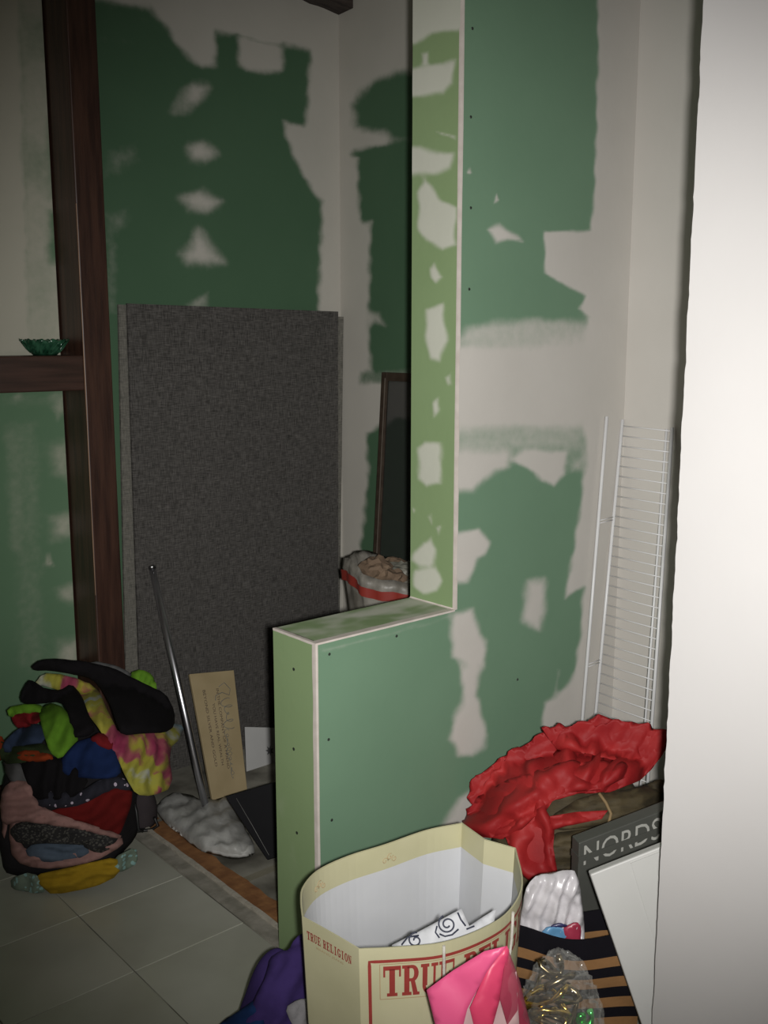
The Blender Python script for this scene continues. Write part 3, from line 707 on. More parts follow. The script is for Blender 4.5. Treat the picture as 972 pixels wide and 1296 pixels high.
pymesh('drawstring_band', vs, [(i, (i + 1) % n, n + (i + 1) % n, n + i) for i in range(n)], mat('red_band', (0.21, 0.022, 0.014, 1), rough=0.6, scale=10), sk, True)
tanp = mat('crumpled_tan_paper', (0.13, 0.085, 0.055, 1), (0.20, 0.14, 0.09, 1), 0.85, scale=12, bump=0.4); greyp = mat('crumpled_grey_plastic', (0.16, 0.16, 0.13, 1), (0.26, 0.25, 0.21, 1), 0.5, scale=18, bump=0.5)
def lump(name, c, r, m, parent=None, seed=0, sub=3, amp=0.35, f=2.2, flat=False, sq=(1, 1, 1)):
    bm = bmesh.new(); bmesh.ops.create_icosphere(bm, subdivisions=sub, radius=1.0)
    for v in bm.verts:
        d = v.co.copy(); k = 1 + amp * noise.noise(d * f + Vector((seed * 3.7, seed, 0))) + amp * 0.5 * noise.noise(d * f * 2.7 + Vector((0, seed * 2.1, 0)))
        v.co = Vector((d.x * r[0] * k * sq[0], d.y * r[1] * k * sq[1], d.z * r[2] * k * sq[2])) + Vector(tuple(map(float, c)))
    return bm_obj(name, bm, m, parent, not flat)
for k, (dl, df, z, r, mm) in enumerate(((-0.085, -0.02, 0.70, 0.055, tanp), (-0.035, -0.05, 0.685, 0.05, tanp), (0.0, 0.0, 0.70, 0.055, greyp), (0.05, -0.04, 0.68, 0.06, greyp), (-0.02, 0.06, 0.70, 0.05, tanp), (0.09, 0.03, 0.67, 0.06, greyp))):
    p = RH * dl + FH * df; lump('crumpled_filling', (p[0], p[1], z + 0.055 - dl * 0.25), (r, r, r * 0.75), mm, sk, seed=k + 1, flat=True)

# ------------------------------------------------------------------ green glass bowl on the rail
glass = mat('green_glass', (0.010, 0.055, 0.028, 1), (0.05, 0.16, 0.09, 1), 0.12, scale=45, detail=2, trans=0.25, spec=0.8)
bp_ = on_v(57, 446, 3.025); bp_[2] = 1.4535
bo = tag(empty('glass_bowl', bp_), 'dark green ruffled glass bowl standing on the timber rail', 'bowl')
def bowl():
    vs = []; fs = []; n = 96; prof = [(0.0, 0.003), (0.028, 0.002), (0.034, 0.0), (0.040, 0.006), (0.052, 0.020), (0.062, 0.034), (0.071, 0.046), (0.0685, 0.046), (0.059, 0.036), (0.048, 0.022), (0.036, 0.010), (0.0, 0.007)]
    for j, (r, z) in enumerate(prof):
        for i in range(n):
            w = 2 * math.pi * i / n; a = (z / 0.046) ** 2
            vs.append((r * (1 + 0.04 * a * math.cos(12 * w)) * math.cos(w), r * (1 + 0.04 * a * math.cos(12 * w)) * math.sin(w), z + 0.003 * a * math.cos(12 * w) + 0.0015 * a * math.cos(31 * w)))
    for j in range(len(prof) - 1):
        for i in range(n): i2 = (i + 1) % n; fs.append((j * n + i, j * n + i2, (j + 1) * n + i2, (j + 1) * n + i))
    return vs, fs
pymesh('bowl_body', *bowl(), glass, bo, True)
for k in range(24):
    w0 = 2 * math.pi * k / 24
    tube('glass_rib', [(r * math.cos(w0 + s * 0.5), r * math.sin(w0 + s * 0.5), z) for r, z, s in ((0.042, 0.008, 0), (0.053, 0.0195, 0.2), (0.0635, 0.034, 0.45), (0.072, 0.046, 0.7))], 0.0016, glass, bo, 5)

# ------------------------------------------------------------------ wire shelf leaning in the corner of the nook
wire = mat('white_vinyl_wire', (0.60, 0.60, 0.60, 1), rough=0.35, scale=3)
sh = empty('wire_shelf', (2.27, 1.62, 0)); tag(sh, 'white vinyl-coated wire closet shelf standing on end against the nook wall', 'shelf')
Bt = on_u(788, 531, WALL_F - 0.010); At = on_v(768, 527, 1.712); Ct = on_u(851, 541, WALL_F - 0.010)
Bb = on_v(752, 925, 1.705); Ab = on_v(736, 925, 1.705); Cb = on_plane(824, 930, Bb, np.array([1.0, 0, (Bt[0] - Bb[0]) / (Bb[2] - Bt[2])]))
def ext(a, b, z=0.008): t = (a[2] - z) / (a[2] - b[2]); return a + (b - a) * t
rails = {}
for nm, a, b in (('A', At, Ab), ('B', Bt, Bb), ('C', Ct, Cb)):
    rails[nm] = (a, ext(a, b)); r = {'A': 0.005, 'B': 0.005, 'C': 0.005}[nm]
    tube('rail', [local(sh, a), local(sh, (a + ext(a, b)) / 2), local(sh, ext(a, b))], r, wire, sh, 8)
def rail_at(nm, z): a, b = rails[nm]; t = (a[2] - z) / (a[2] - b[2]); return a + (b - a) * t
zz = min(Bt[2], Ct[2]) - 0.006; k = 0
Cin = lambda z: rail_at('C', z) * 0.86 + rail_at('B', z) * 0.14
tube('rail', [local(sh, Cin(z) + np.array([0.008, 0, 0])) for z in (zz, 0.6, 0.02)], 0.0035, wire, sh, 8)
while zz > 0.03:
    pB, pC = rail_at('B', zz), rail_at('C', zz - 0.004)
    tube('cross_wire', [local(sh, pB), local(sh, pC)], 0.0017, wire, sh, 6)
    zz -= 0.0285; k += 1
for yy in (662, 838, 1010):
    z = on_v(760, yy, 1.71)[2]
    if z > 0.03:
        for dz in (0, 0.008): tube('lip_wire', [local(sh, rail_at('A', z + dz)), local(sh, rail_at('B', z + dz))], 0.0016, wire, sh, 6)

# ------------------------------------------------------------------ heap of clothes on the tiles
CM = Mound(2.86, -0.870, 0.32, 0.27, 0.425, 2.6)
core = tag(Mound(2.88, -0.955, 0.25, 0.19, 0.36, 2.6).mesh('laundry_bundle', cloth('charcoal_cotton', 42, 40, 42), amp=0.02, shrink=1.0), 'charcoal bundle of laundry at the heart of the clothes heap', 'clothes', 'garments heaped on the tile floor')
def tiedye():
    m = bpy.data.materials.new('tie_dye'); m.use_nodes = True; nt = m.node_tree; L = nt.links.new; b = nt.nodes['Principled BSDF']; b.inputs['Roughness'].default_value = 0.9
    tc = nd(nt, 'ShaderNodeTexCoord'); nz = nd(nt, 'ShaderNodeTexNoise'); nz.inputs['Scale'].default_value = 7.5; nz.inputs['Detail'].default_value = 3; nz.inputs['Distortion'].default_value = 0.8
    L(tc.outputs['Object'], nz.inputs['Vector']); cr = nd(nt, 'ShaderNodeValToRGB'); e = cr.color_ramp.elements
    e[0].position = 0.30; e[0].color = (0.22, 0.02, 0.06, 1); e[1].position = 0.74; e[1].color = (0.16, 0.26, 0.32, 1)
    for p, c in ((0.38, (0.27, 0.06, 0.08, 1)), (0.44, (0.30, 0.27, 0.03, 1)), (0.56, (0.28, 0.27, 0.04, 1)), (0.64, (0.32, 0.33, 0.28, 1))):
        x = e.new(p); x.color = c
    L(nz.outputs['Fac'], cr.inputs[0]); L(cr.outputs[0], b.inputs['Base Color']); return m
def spotted(name, base, spots, scale=55, thr=0.70):
    m = bpy.data.materials.new(name); m.use_nodes = True; nt = m.node_tree; L = nt.links.new; b = nt.nodes['Principled BSDF']; b.inputs['Roughness'].default_value = 0.9
    tc = nd(nt, 'ShaderNodeTexCoord'); vo = nd(nt, 'ShaderNodeTexVoronoi'); vo.inputs['Scale'].default_value = scale; L(tc.outputs['Object'], vo.inputs['Vector'])
    lt = nd(nt, 'ShaderNodeMath', operation='LESS_THAN'); lt.inputs[1].default_value = 1 - thr; L(vo.outputs['Distance'], lt.inputs[0])
    mx = nd(nt, 'ShaderNodeMix', data_type='RGBA'); mx.inputs[6].default_value = base; mx.inputs[7].default_value = spots; L(lt.outputs[0], mx.inputs[0]); L(mx.outputs[2], b.inputs['Base Color']); return m
C = dict(black=cloth('black_cotton', 20, 18, 20), lime=cloth('lime_cotton', 96, 140, 40), blue=cloth('navy_blue_cotton', 24, 40, 78), red=cloth('dark_red_cotton', 96, 22, 20),
         pink=cloth('dusty_pink_cotton', 146, 112, 106), yellow=cloth('mustard_cotton', 152, 124, 32), sky=cloth('washed_blue_cotton', 80, 92, 106), orange=cloth('orange_cotton', 136, 56, 26),
         crimson=cloth('crimson_cotton', 112, 26, 30), grey=cloth('grey_cotton', 84, 84, 84), teal=spotted('teal_print', (0.12, 0.16, 0.12, 1), (0.20, 0.34, 0.32, 1), 70, 0.62),
         floral=spotted('navy_floral', (0.010, 0.010, 0.018, 1), (0.42, 0.36, 0.44, 1), 46, 0.74), tie=tiedye(), steel=cloth('slate_blue_cotton', 48, 60, 82), dkgreen=cloth('moss_cotton', 46, 58, 34), lace=spotted('black_lace', (0.012, 0.011, 0.011, 1), (0.06, 0.058, 0.05, 1), 120, 0.6))
def garment(name, label, poly, m, layer, **k):
    k.setdefault('crump', 0.008); k.setdefault('fold', 0.009); k.setdefault('step', 4.0); k.setdefault('toward', 0.8); k.setdefault('edge', 7.0)
    k['puff'] = k.get('puff', 0.012) * 0.7
    c = np.mean(np.array(poly, float), 0); poly = [c + (np.array(p) - c) * (1.06 if len(poly) < 14 else 1.0) for p in poly]
    o = drape(name, poly, CM, m, layer, **k)
    return tag(o, label, 'clothes', 'garments heaped on the tile floor')
G = garment
G('print_scarf', 'teal printed scarf lying flattest on the tiles under the mustard shirt', [(14, 1112), (40, 1104), (60, 1120), (52, 1132), (28, 1132), (16, 1126)], C['teal'], 0.000, seed=1, puff=0.004)
G('print_scarf', 'teal printed scarf corner peeping out beside the mustard shirt on the tiles', [(144, 1086), (172, 1072), (174, 1092), (158, 1102), (144, 1104)], C['teal'], 0.000, seed=2, puff=0.004)
G('cotton_shirt', 'mustard yellow shirt at the bottom front of the clothes heap', [(44, 1108), (90, 1098), (150, 1084), (148, 1108), (118, 1122), (68, 1132), (56, 1122)], C['yellow'], 0.004, seed=3, fdir=(0.2, 1), wave=18)
G('cotton_shirt', 'dusty pink shirt folded around the lower front of the heap', [(8, 1064), (14, 1000), (12, 1078), (30, 1096), (70, 1100), (120, 1090), (156, 1070), (154, 1058), (130, 1068), (90, 1078), (50, 1082), (26, 1070), (24, 1040), (40, 1020), (30, 995), (10, 1010), (2, 1050)], C['pink'], 0.010, seed=4, fdir=(0.1, 1), wave=16, puff=0.018, rnd=1)
G('cotton_shirt', 'washed blue shirt tucked between black lace and pink cloth', [(34, 1072), (70, 1062), (112, 1068), (110, 1082), (70, 1092), (40, 1088)], C['sky'], 0.016, seed=5, fdir=(0.1, 1), wave=14)
G('lace_top', 'black lace top bulging out above the washed blue shirt', [(16, 1052), (28, 1040), (60, 1042), (110, 1048), (148, 1056), (138, 1072), (122, 1079), (100, 1068), (60, 1066), (28, 1068)], C['lace'], 0.024, seed=6, fdir=(0.2, 1), wave=12, puff=0.022)
G('cotton_shirt', 'dusty pink long sleeve curving across the front of the heap', [(10, 1000), (22, 990), (42, 992), (48, 1014), (64, 1026), (100, 1038), (148, 1054), (146, 1060), (100, 1048), (60, 1042), (30, 1038), (10, 1044), (6, 1020)], C['pink'], 0.034, seed=7, fdir=(0.3, 1), wave=14, puff=0.016)
G('cotton_shirt', 'dark red shirt in the middle of the clothes heap', [(62, 1028), (100, 1016), (130, 998), (164, 1000), (164, 1016), (152, 1050), (146, 1056), (110, 1040)], C['red'], 0.030, seed=8, fdir=(0.6, 1), wave=26)
G('floral_top', 'navy top with white flowers lying above the dark red shirt', [(46, 1008), (60, 1000), (100, 1004), (128, 986), (150, 984), (166, 1000), (134, 1002), (104, 1018), (80, 1022), (52, 1020)], C['floral'], 0.036, seed=9)
G('cotton_skirt', 'black skirt hanging over the left of the heap', [(30, 966), (60, 958), (84, 966), (112, 984), (100, 1006), (66, 1012), (46, 1010), (38, 990)], C['black'], 0.040, seed=10, fdir=(1, 0.1), wave=18)
G('cotton_shirt', 'grey shirt bulging at the far left of the heap', [(6, 962), (28, 966), (38, 990), (26, 998), (12, 984)], C['grey'], 0.030, seed=11)
G('cotton_shirt', 'moss green and faded shirt rolled at the left of the heap', [(4, 940), (18, 944), (64, 944), (70, 958), (34, 966), (8, 968)], C['dkgreen'], 0.042, seed=12, fdir=(0, 1), wave=12)
G('cotton_shirt', 'orange shirt strip showing between moss and black clothes', [(24, 956), (40, 951), (66, 956), (68, 964), (44, 966), (28, 963)], C['orange'], 0.050, seed=13, fdir=(0, 1), wave=10)
G('cotton_shirt', 'slate blue shirt rolled under the red top', [(8, 944), (28, 926), (52, 918), (60, 942), (30, 946), (14, 956)], C['steel'], 0.052, seed=14)
G('cotton_tee', 'bright red top peeping from the upper left of the heap', [(20, 910), (40, 903), (54, 906), (54, 918), (30, 926), (22, 918)], C['crimson'], 0.054, seed=15)
G('cotton_tee', 'small orange-red top hanging off the far left side', [(-14, 938), (4, 932), (10, 944), (4, 966), (-14, 966)], C['orange'], 0.036, seed=16)
G('cotton_skirt', 'navy blue skirt in the heart of the clothes heap', [(78, 966), (96, 944), (120, 936), (140, 944), (152, 976), (142, 985), (110, 985), (82, 980)], C['blue'], 0.048, seed=17, fdir=(1, 0.4), wave=30)
G('cotton_tee', 'crimson top corner beside the navy blue skirt', [(114, 938), (128, 930), (142, 942), (140, 952), (124, 946)], C['crimson'], 0.056, seed=18)
G('tie_dye_dress', 'yellow tie-dye dress with red and pale blue rays hanging down the heap', [(46, 872), (56, 856), (80, 858), (110, 868), (126, 880), (136, 904), (150, 934), (180, 930), (212, 916), (228, 922), (224, 936), (210, 950), (214, 998), (188, 1008), (170, 1006), (158, 986), (146, 958), (128, 930), (112, 908), (90, 884), (60, 872)], C['tie'], 0.052, seed=19, fdir=(1, 0.15), wave=17, fold=0.010, puff=0.012)
G('cotton_shirt', 'lime green shirt pulled out over the left front', [(54, 906), (66, 896), (84, 904), (92, 926), (100, 938), (92, 946), (78, 962), (66, 954), (58, 930)], C['lime'], 0.066, seed=20, fdir=(1, 0.3), wave=30)
G('cotton_shirt', 'lime green shirt hem behind the red top on the left', [(14, 900), (40, 894), (58, 898), (54, 908), (34, 906), (18, 912)], C['lime'], 0.056, seed=21)
G('cotton_trousers', 'black trousers folded at the upper left of the heap', [(30, 886), (40, 866), (48, 868), (62, 878), (78, 880), (92, 872), (104, 886), (112, 908), (122, 928), (112, 936), (92, 938), (88, 910), (80, 894), (56, 896), (34, 896)], C['black'], 0.070, seed=22, fdir=(1, 0.5), wave=26, puff=0.02)
G('cotton_shirt', 'lime green shirt behind the black jacket beside the timber post', [(164, 856), (178, 852), (190, 858), (196, 872), (192, 884), (170, 872)], C['lime'], 0.045, seed=23)
G('pale_blouse', 'pale blouse edge lying along the top under the black jacket', [(96, 846), (130, 844), (154, 852), (166, 862), (140, 866), (104, 858)], C['grey'], 0.060, seed=24)
G('black_jacket', 'black jacket draped over the top of the heap', [(44, 850), (56, 842), (78, 842), (110, 846), (144, 854), (176, 872), (204, 884), (214, 906), (214, 924), (202, 932), (178, 933), (152, 936), (146, 922), (140, 902), (132, 886), (118, 868), (96, 862), (66, 856), (48, 856)], C['black'], 0.086, seed=25, fdir=(0.7, 1), wave=60, puff=0.026, fold=0.004)
# strappy bag with buckles at the right foot of the heap
sb = empty('strappy_purse', on_z(176, 1040, 0)); tag(sb, 'small grey and black strappy purse with a buckle at the right foot of the heap', 'purse')
PM = Mound(*[float(x) for x in (on_z(176, 1050, 0) @ FH + 0.05, on_z(176, 1050, 0) @ RH)], 0.06, 0.05, 0.11, 2.4)
x = PM.mesh('purse_body', cloth('grey_purse', 66, 60, 62), amp=0.012, n=24); adopt(x, sb)
def at_purse(pts, out=0.012): return [local(sb, PM.hit(*p) + PM.normal(PM.hit(*p)) * out) for p in pts]
blk = mat('black_strap', (0.006, 0.006, 0.006, 1), rough=0.5)
for pts in ([(158, 1012), (170, 1008), (174, 1026), (176, 1048), (182, 1066)], [(160, 1050), (172, 1058), (190, 1056), (196, 1044), (192, 1034)], [(160, 1060), (170, 1074), (184, 1076)]):
    tube('strap', at_purse(pts), 0.0055, blk, sb, 6)
bk_ = at_purse([(166, 1034)], 0.018)[0]
tube('buckle', [bk_ + RH * 0.012 * math.cos(a) + np.array([0, 0, 0.017 * math.sin(a)]) for a in np.linspace(0, 2 * math.pi, 17)], 0.003, mat('steel_buckle', (0.5, 0.5, 0.48, 1), rough=0.25, metal=1.0), sb, 6)

# ------------------------------------------------------------------ paper shopping bag
RZ = 0.46
cream = mat('cream_paper', (0.47, 0.45, 0.28, 1), (0.53, 0.505, 0.325, 1), 0.55, scale=6, spec=0.3); whitep = mat('white_lining', (0.52, 0.53, 0.55, 1), (0.58, 0.59, 0.61, 1), 0.7, scale=6)
redink = mat('dark_red_ink', (0.27, 0.035, 0.028, 1), rough=0.6, scale=30); tanink = mat('tan_ink', (0.36, 0.25, 0.14, 1), rough=0.6)
rim_px = [(454, 1201), (500, 1199), (561, 1193), (612, 1175), (646, 1152), (662, 1118), (653, 1073), (614, 1062), (585, 1041), (540, 1050), (488, 1068), (440, 1083), (402, 1101), (383, 1122), (380, 1140), (382, 1160), (420, 1181)]
sharp = {0, 6, 7, 8, 15}
def catmull(P, sharp, n=5):
    out = []; idx = {}
    for i in range(len(P)):
        p0, p1, p2, p3 = P[i - 1], P[i], P[(i + 1) % len(P)], P[(i + 2) % len(P)]; idx[i] = len(out)
        t1 = np.zeros(2) if False else ((p2 - p1) if i in sharp else (p2 - p0) / 2); t2 = (p2 - p1) if (i + 1) % len(P) in sharp else (p3 - p1) / 2
        for k in range(n):
            t = k / n; out.append((2*t**3 - 3*t*t + 1) * p1 + (t**3 - 2*t*t + t) * t1 + (-2*t**3 + 3*t*t) * p2 + (t**3 - t*t) * t2)
    return np.array(out), idx
rim, RI = catmull(np.array([on_z(x, y, RZ)[:2] for x, y in rim_px]), sharp); cen = rim.mean(0)
base = cen + (rim - cen) * 0.90
bag = tag(empty('shopping_bag', (cen[0], cen[1], 0)), 'cream paper shopping bag with dark red lettering standing open before the half wall', 'bag')
def arc(loop): return np.concatenate([[0], np.cumsum(np.linalg.norm(np.diff(np.vstack([loop, loop[:1]]), axis=0), axis=1))])
SA = arc(rim); NL = len(rim); SK = {k: SA[v] for k, v in RI.items()}
def loop_at(s_):
    s_ = s_ % SA[-1]; i = min(int(np.searchsorted(SA, s_, 'right') - 1), NL - 1); t = (s_ - SA[i]) / (SA[i + 1] - SA[i]); j = (i + 1) % NL
    return rim[i] * (1 - t) + rim[j] * t, base[i] * (1 - t) + base[j] * t
def bag_pt(s_, z, out=0.0):
    r0, b0 = loop_at(s_); p = b0 + (r0 - b0) * (z / RZ)
    if out:
        r1, _ = loop_at(s_ + 0.004); r2, _ = loop_at(s_ - 0.004); t = r1 - r2; nrm = np.array([t[1], -t[0]]); nrm /= np.linalg.norm(nrm)
        if nrm @ (p - cen) < 0: nrm = -nrm
        p = p + nrm * out
    return np.array([p[0] - cen[0], p[1] - cen[1], z])
def bag_shell(name, z0, z1, o_in, o_out, m, ns=60, nz=14, bottom=False):
    vs = []; fs = []
    S_ = np.linspace(0, SA[-1], ns, endpoint=False); S_ = np.sort(np.concatenate([S_, SA[:-1]])); ns = len(S_)
    for o_ in (o_out, o_in):
        for j in range(nz + 1):
            z = z0 + (z1 - z0) * j / nz
            for q in S_: vs.append(bag_pt(q, z, o_ if o_ else 1e-5))
    n1 = (nz + 1) * ns
    for j in range(nz):
        for i in range(ns):
            i2 = (i + 1) % ns; a, b, c_, d = j * ns + i, j * ns + i2, (j + 1) * ns + i2, (j + 1) * ns + i
            fs.append((a, b, c_, d)); fs.append((n1 + d, n1 + c_, n1 + b, n1 + a))
    for i in range(ns):
        i2 = (i + 1) % ns; fs.append((nz * ns + i, nz * ns + i2, n1 + nz * ns + i2, n1 + nz * ns + i)); fs.append((i2, i, n1 + i, n1 + i2))
    if bottom: fs.append(tuple(range(ns - 1, -1, -1)))
    return pymesh(name, vs, fs, m, bag)
bag_shell('paper_body', 0.001, RZ, -0.0006, 0.0, cream, bottom=True)
bag_shell('white_lining', 0.004, RZ - 0.052, -0.0022, -0.0009, whitep)
bag_shell('turned_hem', RZ - 0.054, RZ - 0.0004, -0.0030, -0.0009, cream, nz=4)
# slab-serif letters out of boxes and rings
def ring(cx, cy, rx, ry, tx, ty, a0, a1, n=14):
    out = []
    for i in range(n):
        u0, u1 = [math.radians(a0 + (a1 - a0) * (i + k) / n) for k in (0, 1)]
        out.append([(cx + rx * math.cos(u0), cy + ry * math.sin(u0)), (cx + rx * math.cos(u1), cy + ry * math.sin(u1)), (cx + (rx - tx) * math.cos(u1), cy + (ry - ty) * math.sin(u1)), (cx + (rx - tx) * math.cos(u0), cy + (ry - ty) * math.sin(u0))])
    return out
def bxs(*r):
    out = []
    for (a, b, c_, d) in r:
        n = max(1, int((d - b) / 0.3)); k = max(1, int((c_ - a) / 0.3))
        for i in range(n):
            for j in range(k): out.append([(a + (c_ - a) * j / k, b + (d - b) * i / n), (a + (c_ - a) * (j + 1) / k, b + (d - b) * i / n), (a + (c_ - a) * (j + 1) / k, b + (d - b) * (i + 1) / n), (a + (c_ - a) * j / k, b + (d - b) * (i + 1) / n)])
    return out
LET = dict(
    T=bxs((0, .86, 1, 1), (0, .64, .11, .86), (.89, .64, 1, .86), (.34, .1, .66, .9), (.20, 0, .80, .11)),
    R=bxs((.12, .05, .42, .95), (0, 0, .54, .11), (0, .89, .6, 1), (.4, .46, .6, .56)) + ring(.58, .725, .36, .275, .26, .12, -90, 90) + [[(.48, .5), (.72, .5), (.90, .08), (.62, .08)]] + bxs((.62, 0, 1, .1)),
    U=bxs((.10, .28, .38, .95), (0, .89, .48, 1), (.72, .28, .86, .95), (.60, .89, 1, 1)) + ring(.48, .30, .38, .30, .20, .13, 180, 360),
    E=bxs((.12, .05, .42, .95), (0, .89, .95, 1), (0, 0, .95, .11), (.4, .45, .68, .55), (.62, .36, .70, .64), (.85, .66, .95, .9), (.85, .1, .95, .34)),
    L=bxs((.14, .05, .44, .95), (0, .89, .6, 1), (0, 0, .95, .11), (.85, .1, .95, .36)), I=bxs((.35, .05, .65, .95), (.2, .89, .8, 1), (.2, 0, .8, .11)),
    O=ring(.5, .5, .5, .5, .3, .12, 0, 360, 26), G=ring(.5, .5, .5, .5, .3, .12, 35, 350, 24) + bxs((.68, .05, .94, .45), (.5, .38, 1, .48), (.84, .66, .94, .95)),
    N=bxs((.10, .05, .24, .95), (0, 0, .38, .1), (0, .9, .3, 1), (.76, .05, .90, .95), (.62, .9, 1, 1)) + [[(.10, .95), (.38, .95), (.90, .05), (.62, .05)]])
def print_word(name, word, s0, z0, pitch, lw, lh, m, slope=0.0, out=0.0009):
    vs = []; fs = []
    x = 0
    for ch in word:
        if ch != ' ':
            for poly in LET[ch]:
                fs.append(tuple(range(len(vs), len(vs) + len(poly))))
                for (a, b) in poly: vs.append(bag_pt(s0 + x + a * lw, z0 + b * lh, out))
        x += pitch * (0.55 if ch == ' ' else 1.0)
    return pymesh(name, vs, fs, m, bag)
def print_band(name, pts, w, m, out=0.0008):
    vs = []; fs = []
    P = []
    for i in range(len(pts) - 1):
        a = np.array(pts[i]); b = np.array(pts[i + 1]); n = max(1, int(np.linalg.norm(b - a) / 0.008)); P += [a + (b - a) * k / n for k in range(n)]
    P.append(np.array(pts[-1]))
    for i, p in enumerate(P):
        t = P[min(i + 1, len(P) - 1)] - P[max(i - 1, 0)]; t /= np.linalg.norm(t); nn = np.array([-t[1], t[0]]) * w / 2
        for q in (p + nn, p - nn): vs.append(bag_pt(q[0], q[1], out))
    for i in range(len(P) - 1): fs.append((2 * i, 2 * i + 1, 2 * i + 3, 2 * i + 2))
    return pymesh(name, vs, fs, m, bag)
SE = SK[5] - 0.012
print_band('printed_border', [(0.018, 0.02), (0.018, RZ - 0.026), (SE, RZ - 0.026), (SE, 0.02), (0.018, 0.02)], 0.006, redink)
print_word('printed_lettering', 'TRUE', 0.042, RZ - 0.096, 0.0335, 0.0315, 0.060, redink)
print_word('printed_lettering', 'RELIGION', 0.042 + 0.0335 * 4.5, RZ - 0.096, 0.0335, 0.0315, 0.060, redink)
tx0, tx1 = 0.036, 0.042 + 0.0335 * 12.6; zt0, zt1 = RZ - 0.101, RZ - 0.032
print_band('printed_outline', [(tx0, zt0), (tx0, zt1), (tx1, zt1), (tx1, zt0), (tx0, zt0)], 0.0014, tanink)
sL = SK[15]
print_word('side_lettering', 'TRUE RELIGION', sL + 0.012, RZ - 0.040, (SA[-1] - sL - 0.03) / 12.5, (SA[-1] - sL - 0.03) / 14.2, 0.017, redink)
v_, f_ = text_mesh('BRAND JEANS'); wmax = max(p[0] for p in v_)
pymesh('side_lettering', [bag_pt(sL + 0.035 + p[0] / wmax * (SA[-1] - sL - 0.075), RZ - 0.050 + p[1] * 0.006, 0.0009) for p in v_], f_, tanink, bag)
# faint turned-in print on the hem and rope handles
def spiral(cx, cy, r0, r1, turns, n=40, ph=0): return [(cx + (r0 + (r1 - r0) * i / n) * math.cos(ph + turns * 2 * math.pi * i / n), cy + (r0 + (r1 - r0) * i / n) * math.sin(ph + turns * 2 * math.pi * i / n)) for i in range(n + 1)]
for q in (SK[9] + 0.10, SK[12] - 0.0):
    for k in range(3):
        tube('hem_print', [bag_pt(q + a, b, -0.0032) for a, b in spiral(0.012 * (k - 1), RZ - 0.036 + 0.006 * (k % 2), 0.001, 0.008, 1.2, 14, k)], 0.0008, mat('pale_tan_ink', (0.42, 0.30, 0.17, 1), rough=0.7) if k == 0 else bpy.data.materials['pale_tan_ink'], bag, 4)
cord = mat('white_cord', (0.50, 0.48, 0.42, 1), (0.58, 0.56, 0.50, 1), 0.8, scale=60, bump=0.5, bscale=400)
s1, s2 = SK[2], SK[4] + 0.004
tube('rope_handle', [bag_pt(s1, RZ - 0.004, 0.003), bag_pt(s1, RZ - 0.02, 0.0045), bag_pt(s1 + 0.001, RZ - 0.07, 0.005), bag_pt(s1 + 0.012, RZ - 0.13, 0.006), bag_pt((s1 + s2) / 2, RZ - 0.17, 0.007), bag_pt(s2 - 0.012, RZ - 0.13, 0.006), bag_pt(s2, RZ - 0.06, 0.005), bag_pt(s2, RZ - 0.005, 0.004)], 0.0028, cord, bag, 8)

# patterned paper bag folded inside it
ip = at_D(560, 1185, 1.70); IP = Plane(ip, (-FH * 0.85 + np.array([0, 0, 0.55])))
inn = tag(empty('folded_paper_bag', (ip[0], ip[1], 0.02)), 'white folded paper with dark blue swirls inside the cream shopping bag', 'paper')
x = drape('paper_sheet', [(496, 1196), (528, 1180), (584, 1150), (594, 1172), (612, 1160), (628, 1150), (618, 1215), (560, 1260), (505, 1260)], IP, mat('white_wrapping', (0.50, 0.51, 0.53, 1), rough=0.6), puff=0.004, fold=0.003, wave=40, step=5, seed=4, rnd=0, toward=0.0); adopt(x, inn)
navy = mat('navy_ink', (0.025, 0.03, 0.055, 1), rough=0.6)
def ink_on(pts, r=0.0016):
    P = [local(inn, IP.hit(*p) + IP.n * 0.007) for p in pts]; tube('swirl_print', P, r, navy, inn, 5)
ink_on(spiral(566, 1170, 3, 12, 1.6, 40, 0.5)); ink_on([(556, 1182), (563, 1185), (572, 1183), (580, 1176)]); ink_on([(553, 1172), (551, 1180), (556, 1187)])
ink_on(spiral(526, 1190, 2, 10, 1.3, 30, 3.0)); ink_on([(579, 1155), (583, 1164), (589, 1172)]); ink_on([(590, 1176), (600, 1172)]); ink_on([(508, 1196), (516, 1186), (530, 1184)])

# ------------------------------------------------------------------ pink gift bag in front
pk = tag(empty('pink_gift_bag', loc(1.44, 0.16)), 'hot pink folded paper gift bag in front of the cream shopping bag', 'gift bag')
PP = Plane(at_D(600, 1240, 1.475), -FH * 0.93 - RH * 0.25 + np.array([0, 0, 0.22])); PP2 = Plane(at_D(620, 1240, 1.480), -FH * 0.95 + RH * 0.12 + np.array([0, 0, 0.2])); PP3 = Plane(at_D(650, 1250, 1.490), -FH * 0.8 + RH * 0.55 + np.array([0, 0, 0.15]))
pink1 = mat('hot_pink_paper', (0.66, 0.08, 0.20, 1), (0.72, 0.10, 0.24, 1), 0.45, scale=5); pink2 = mat('deep_pink_paper', (0.60, 0.05, 0.12, 1), (0.66, 0.06, 0.15, 1), 0.4, scale=5)
pink3 = mat('magenta_film', (0.38, 0.05, 0.09, 1), rough=0.2, alpha=0.72, scale=5); pink4 = mat('pale_pink_paper', (0.50, 0.33, 0.33, 1), rough=0.6, scale=5)
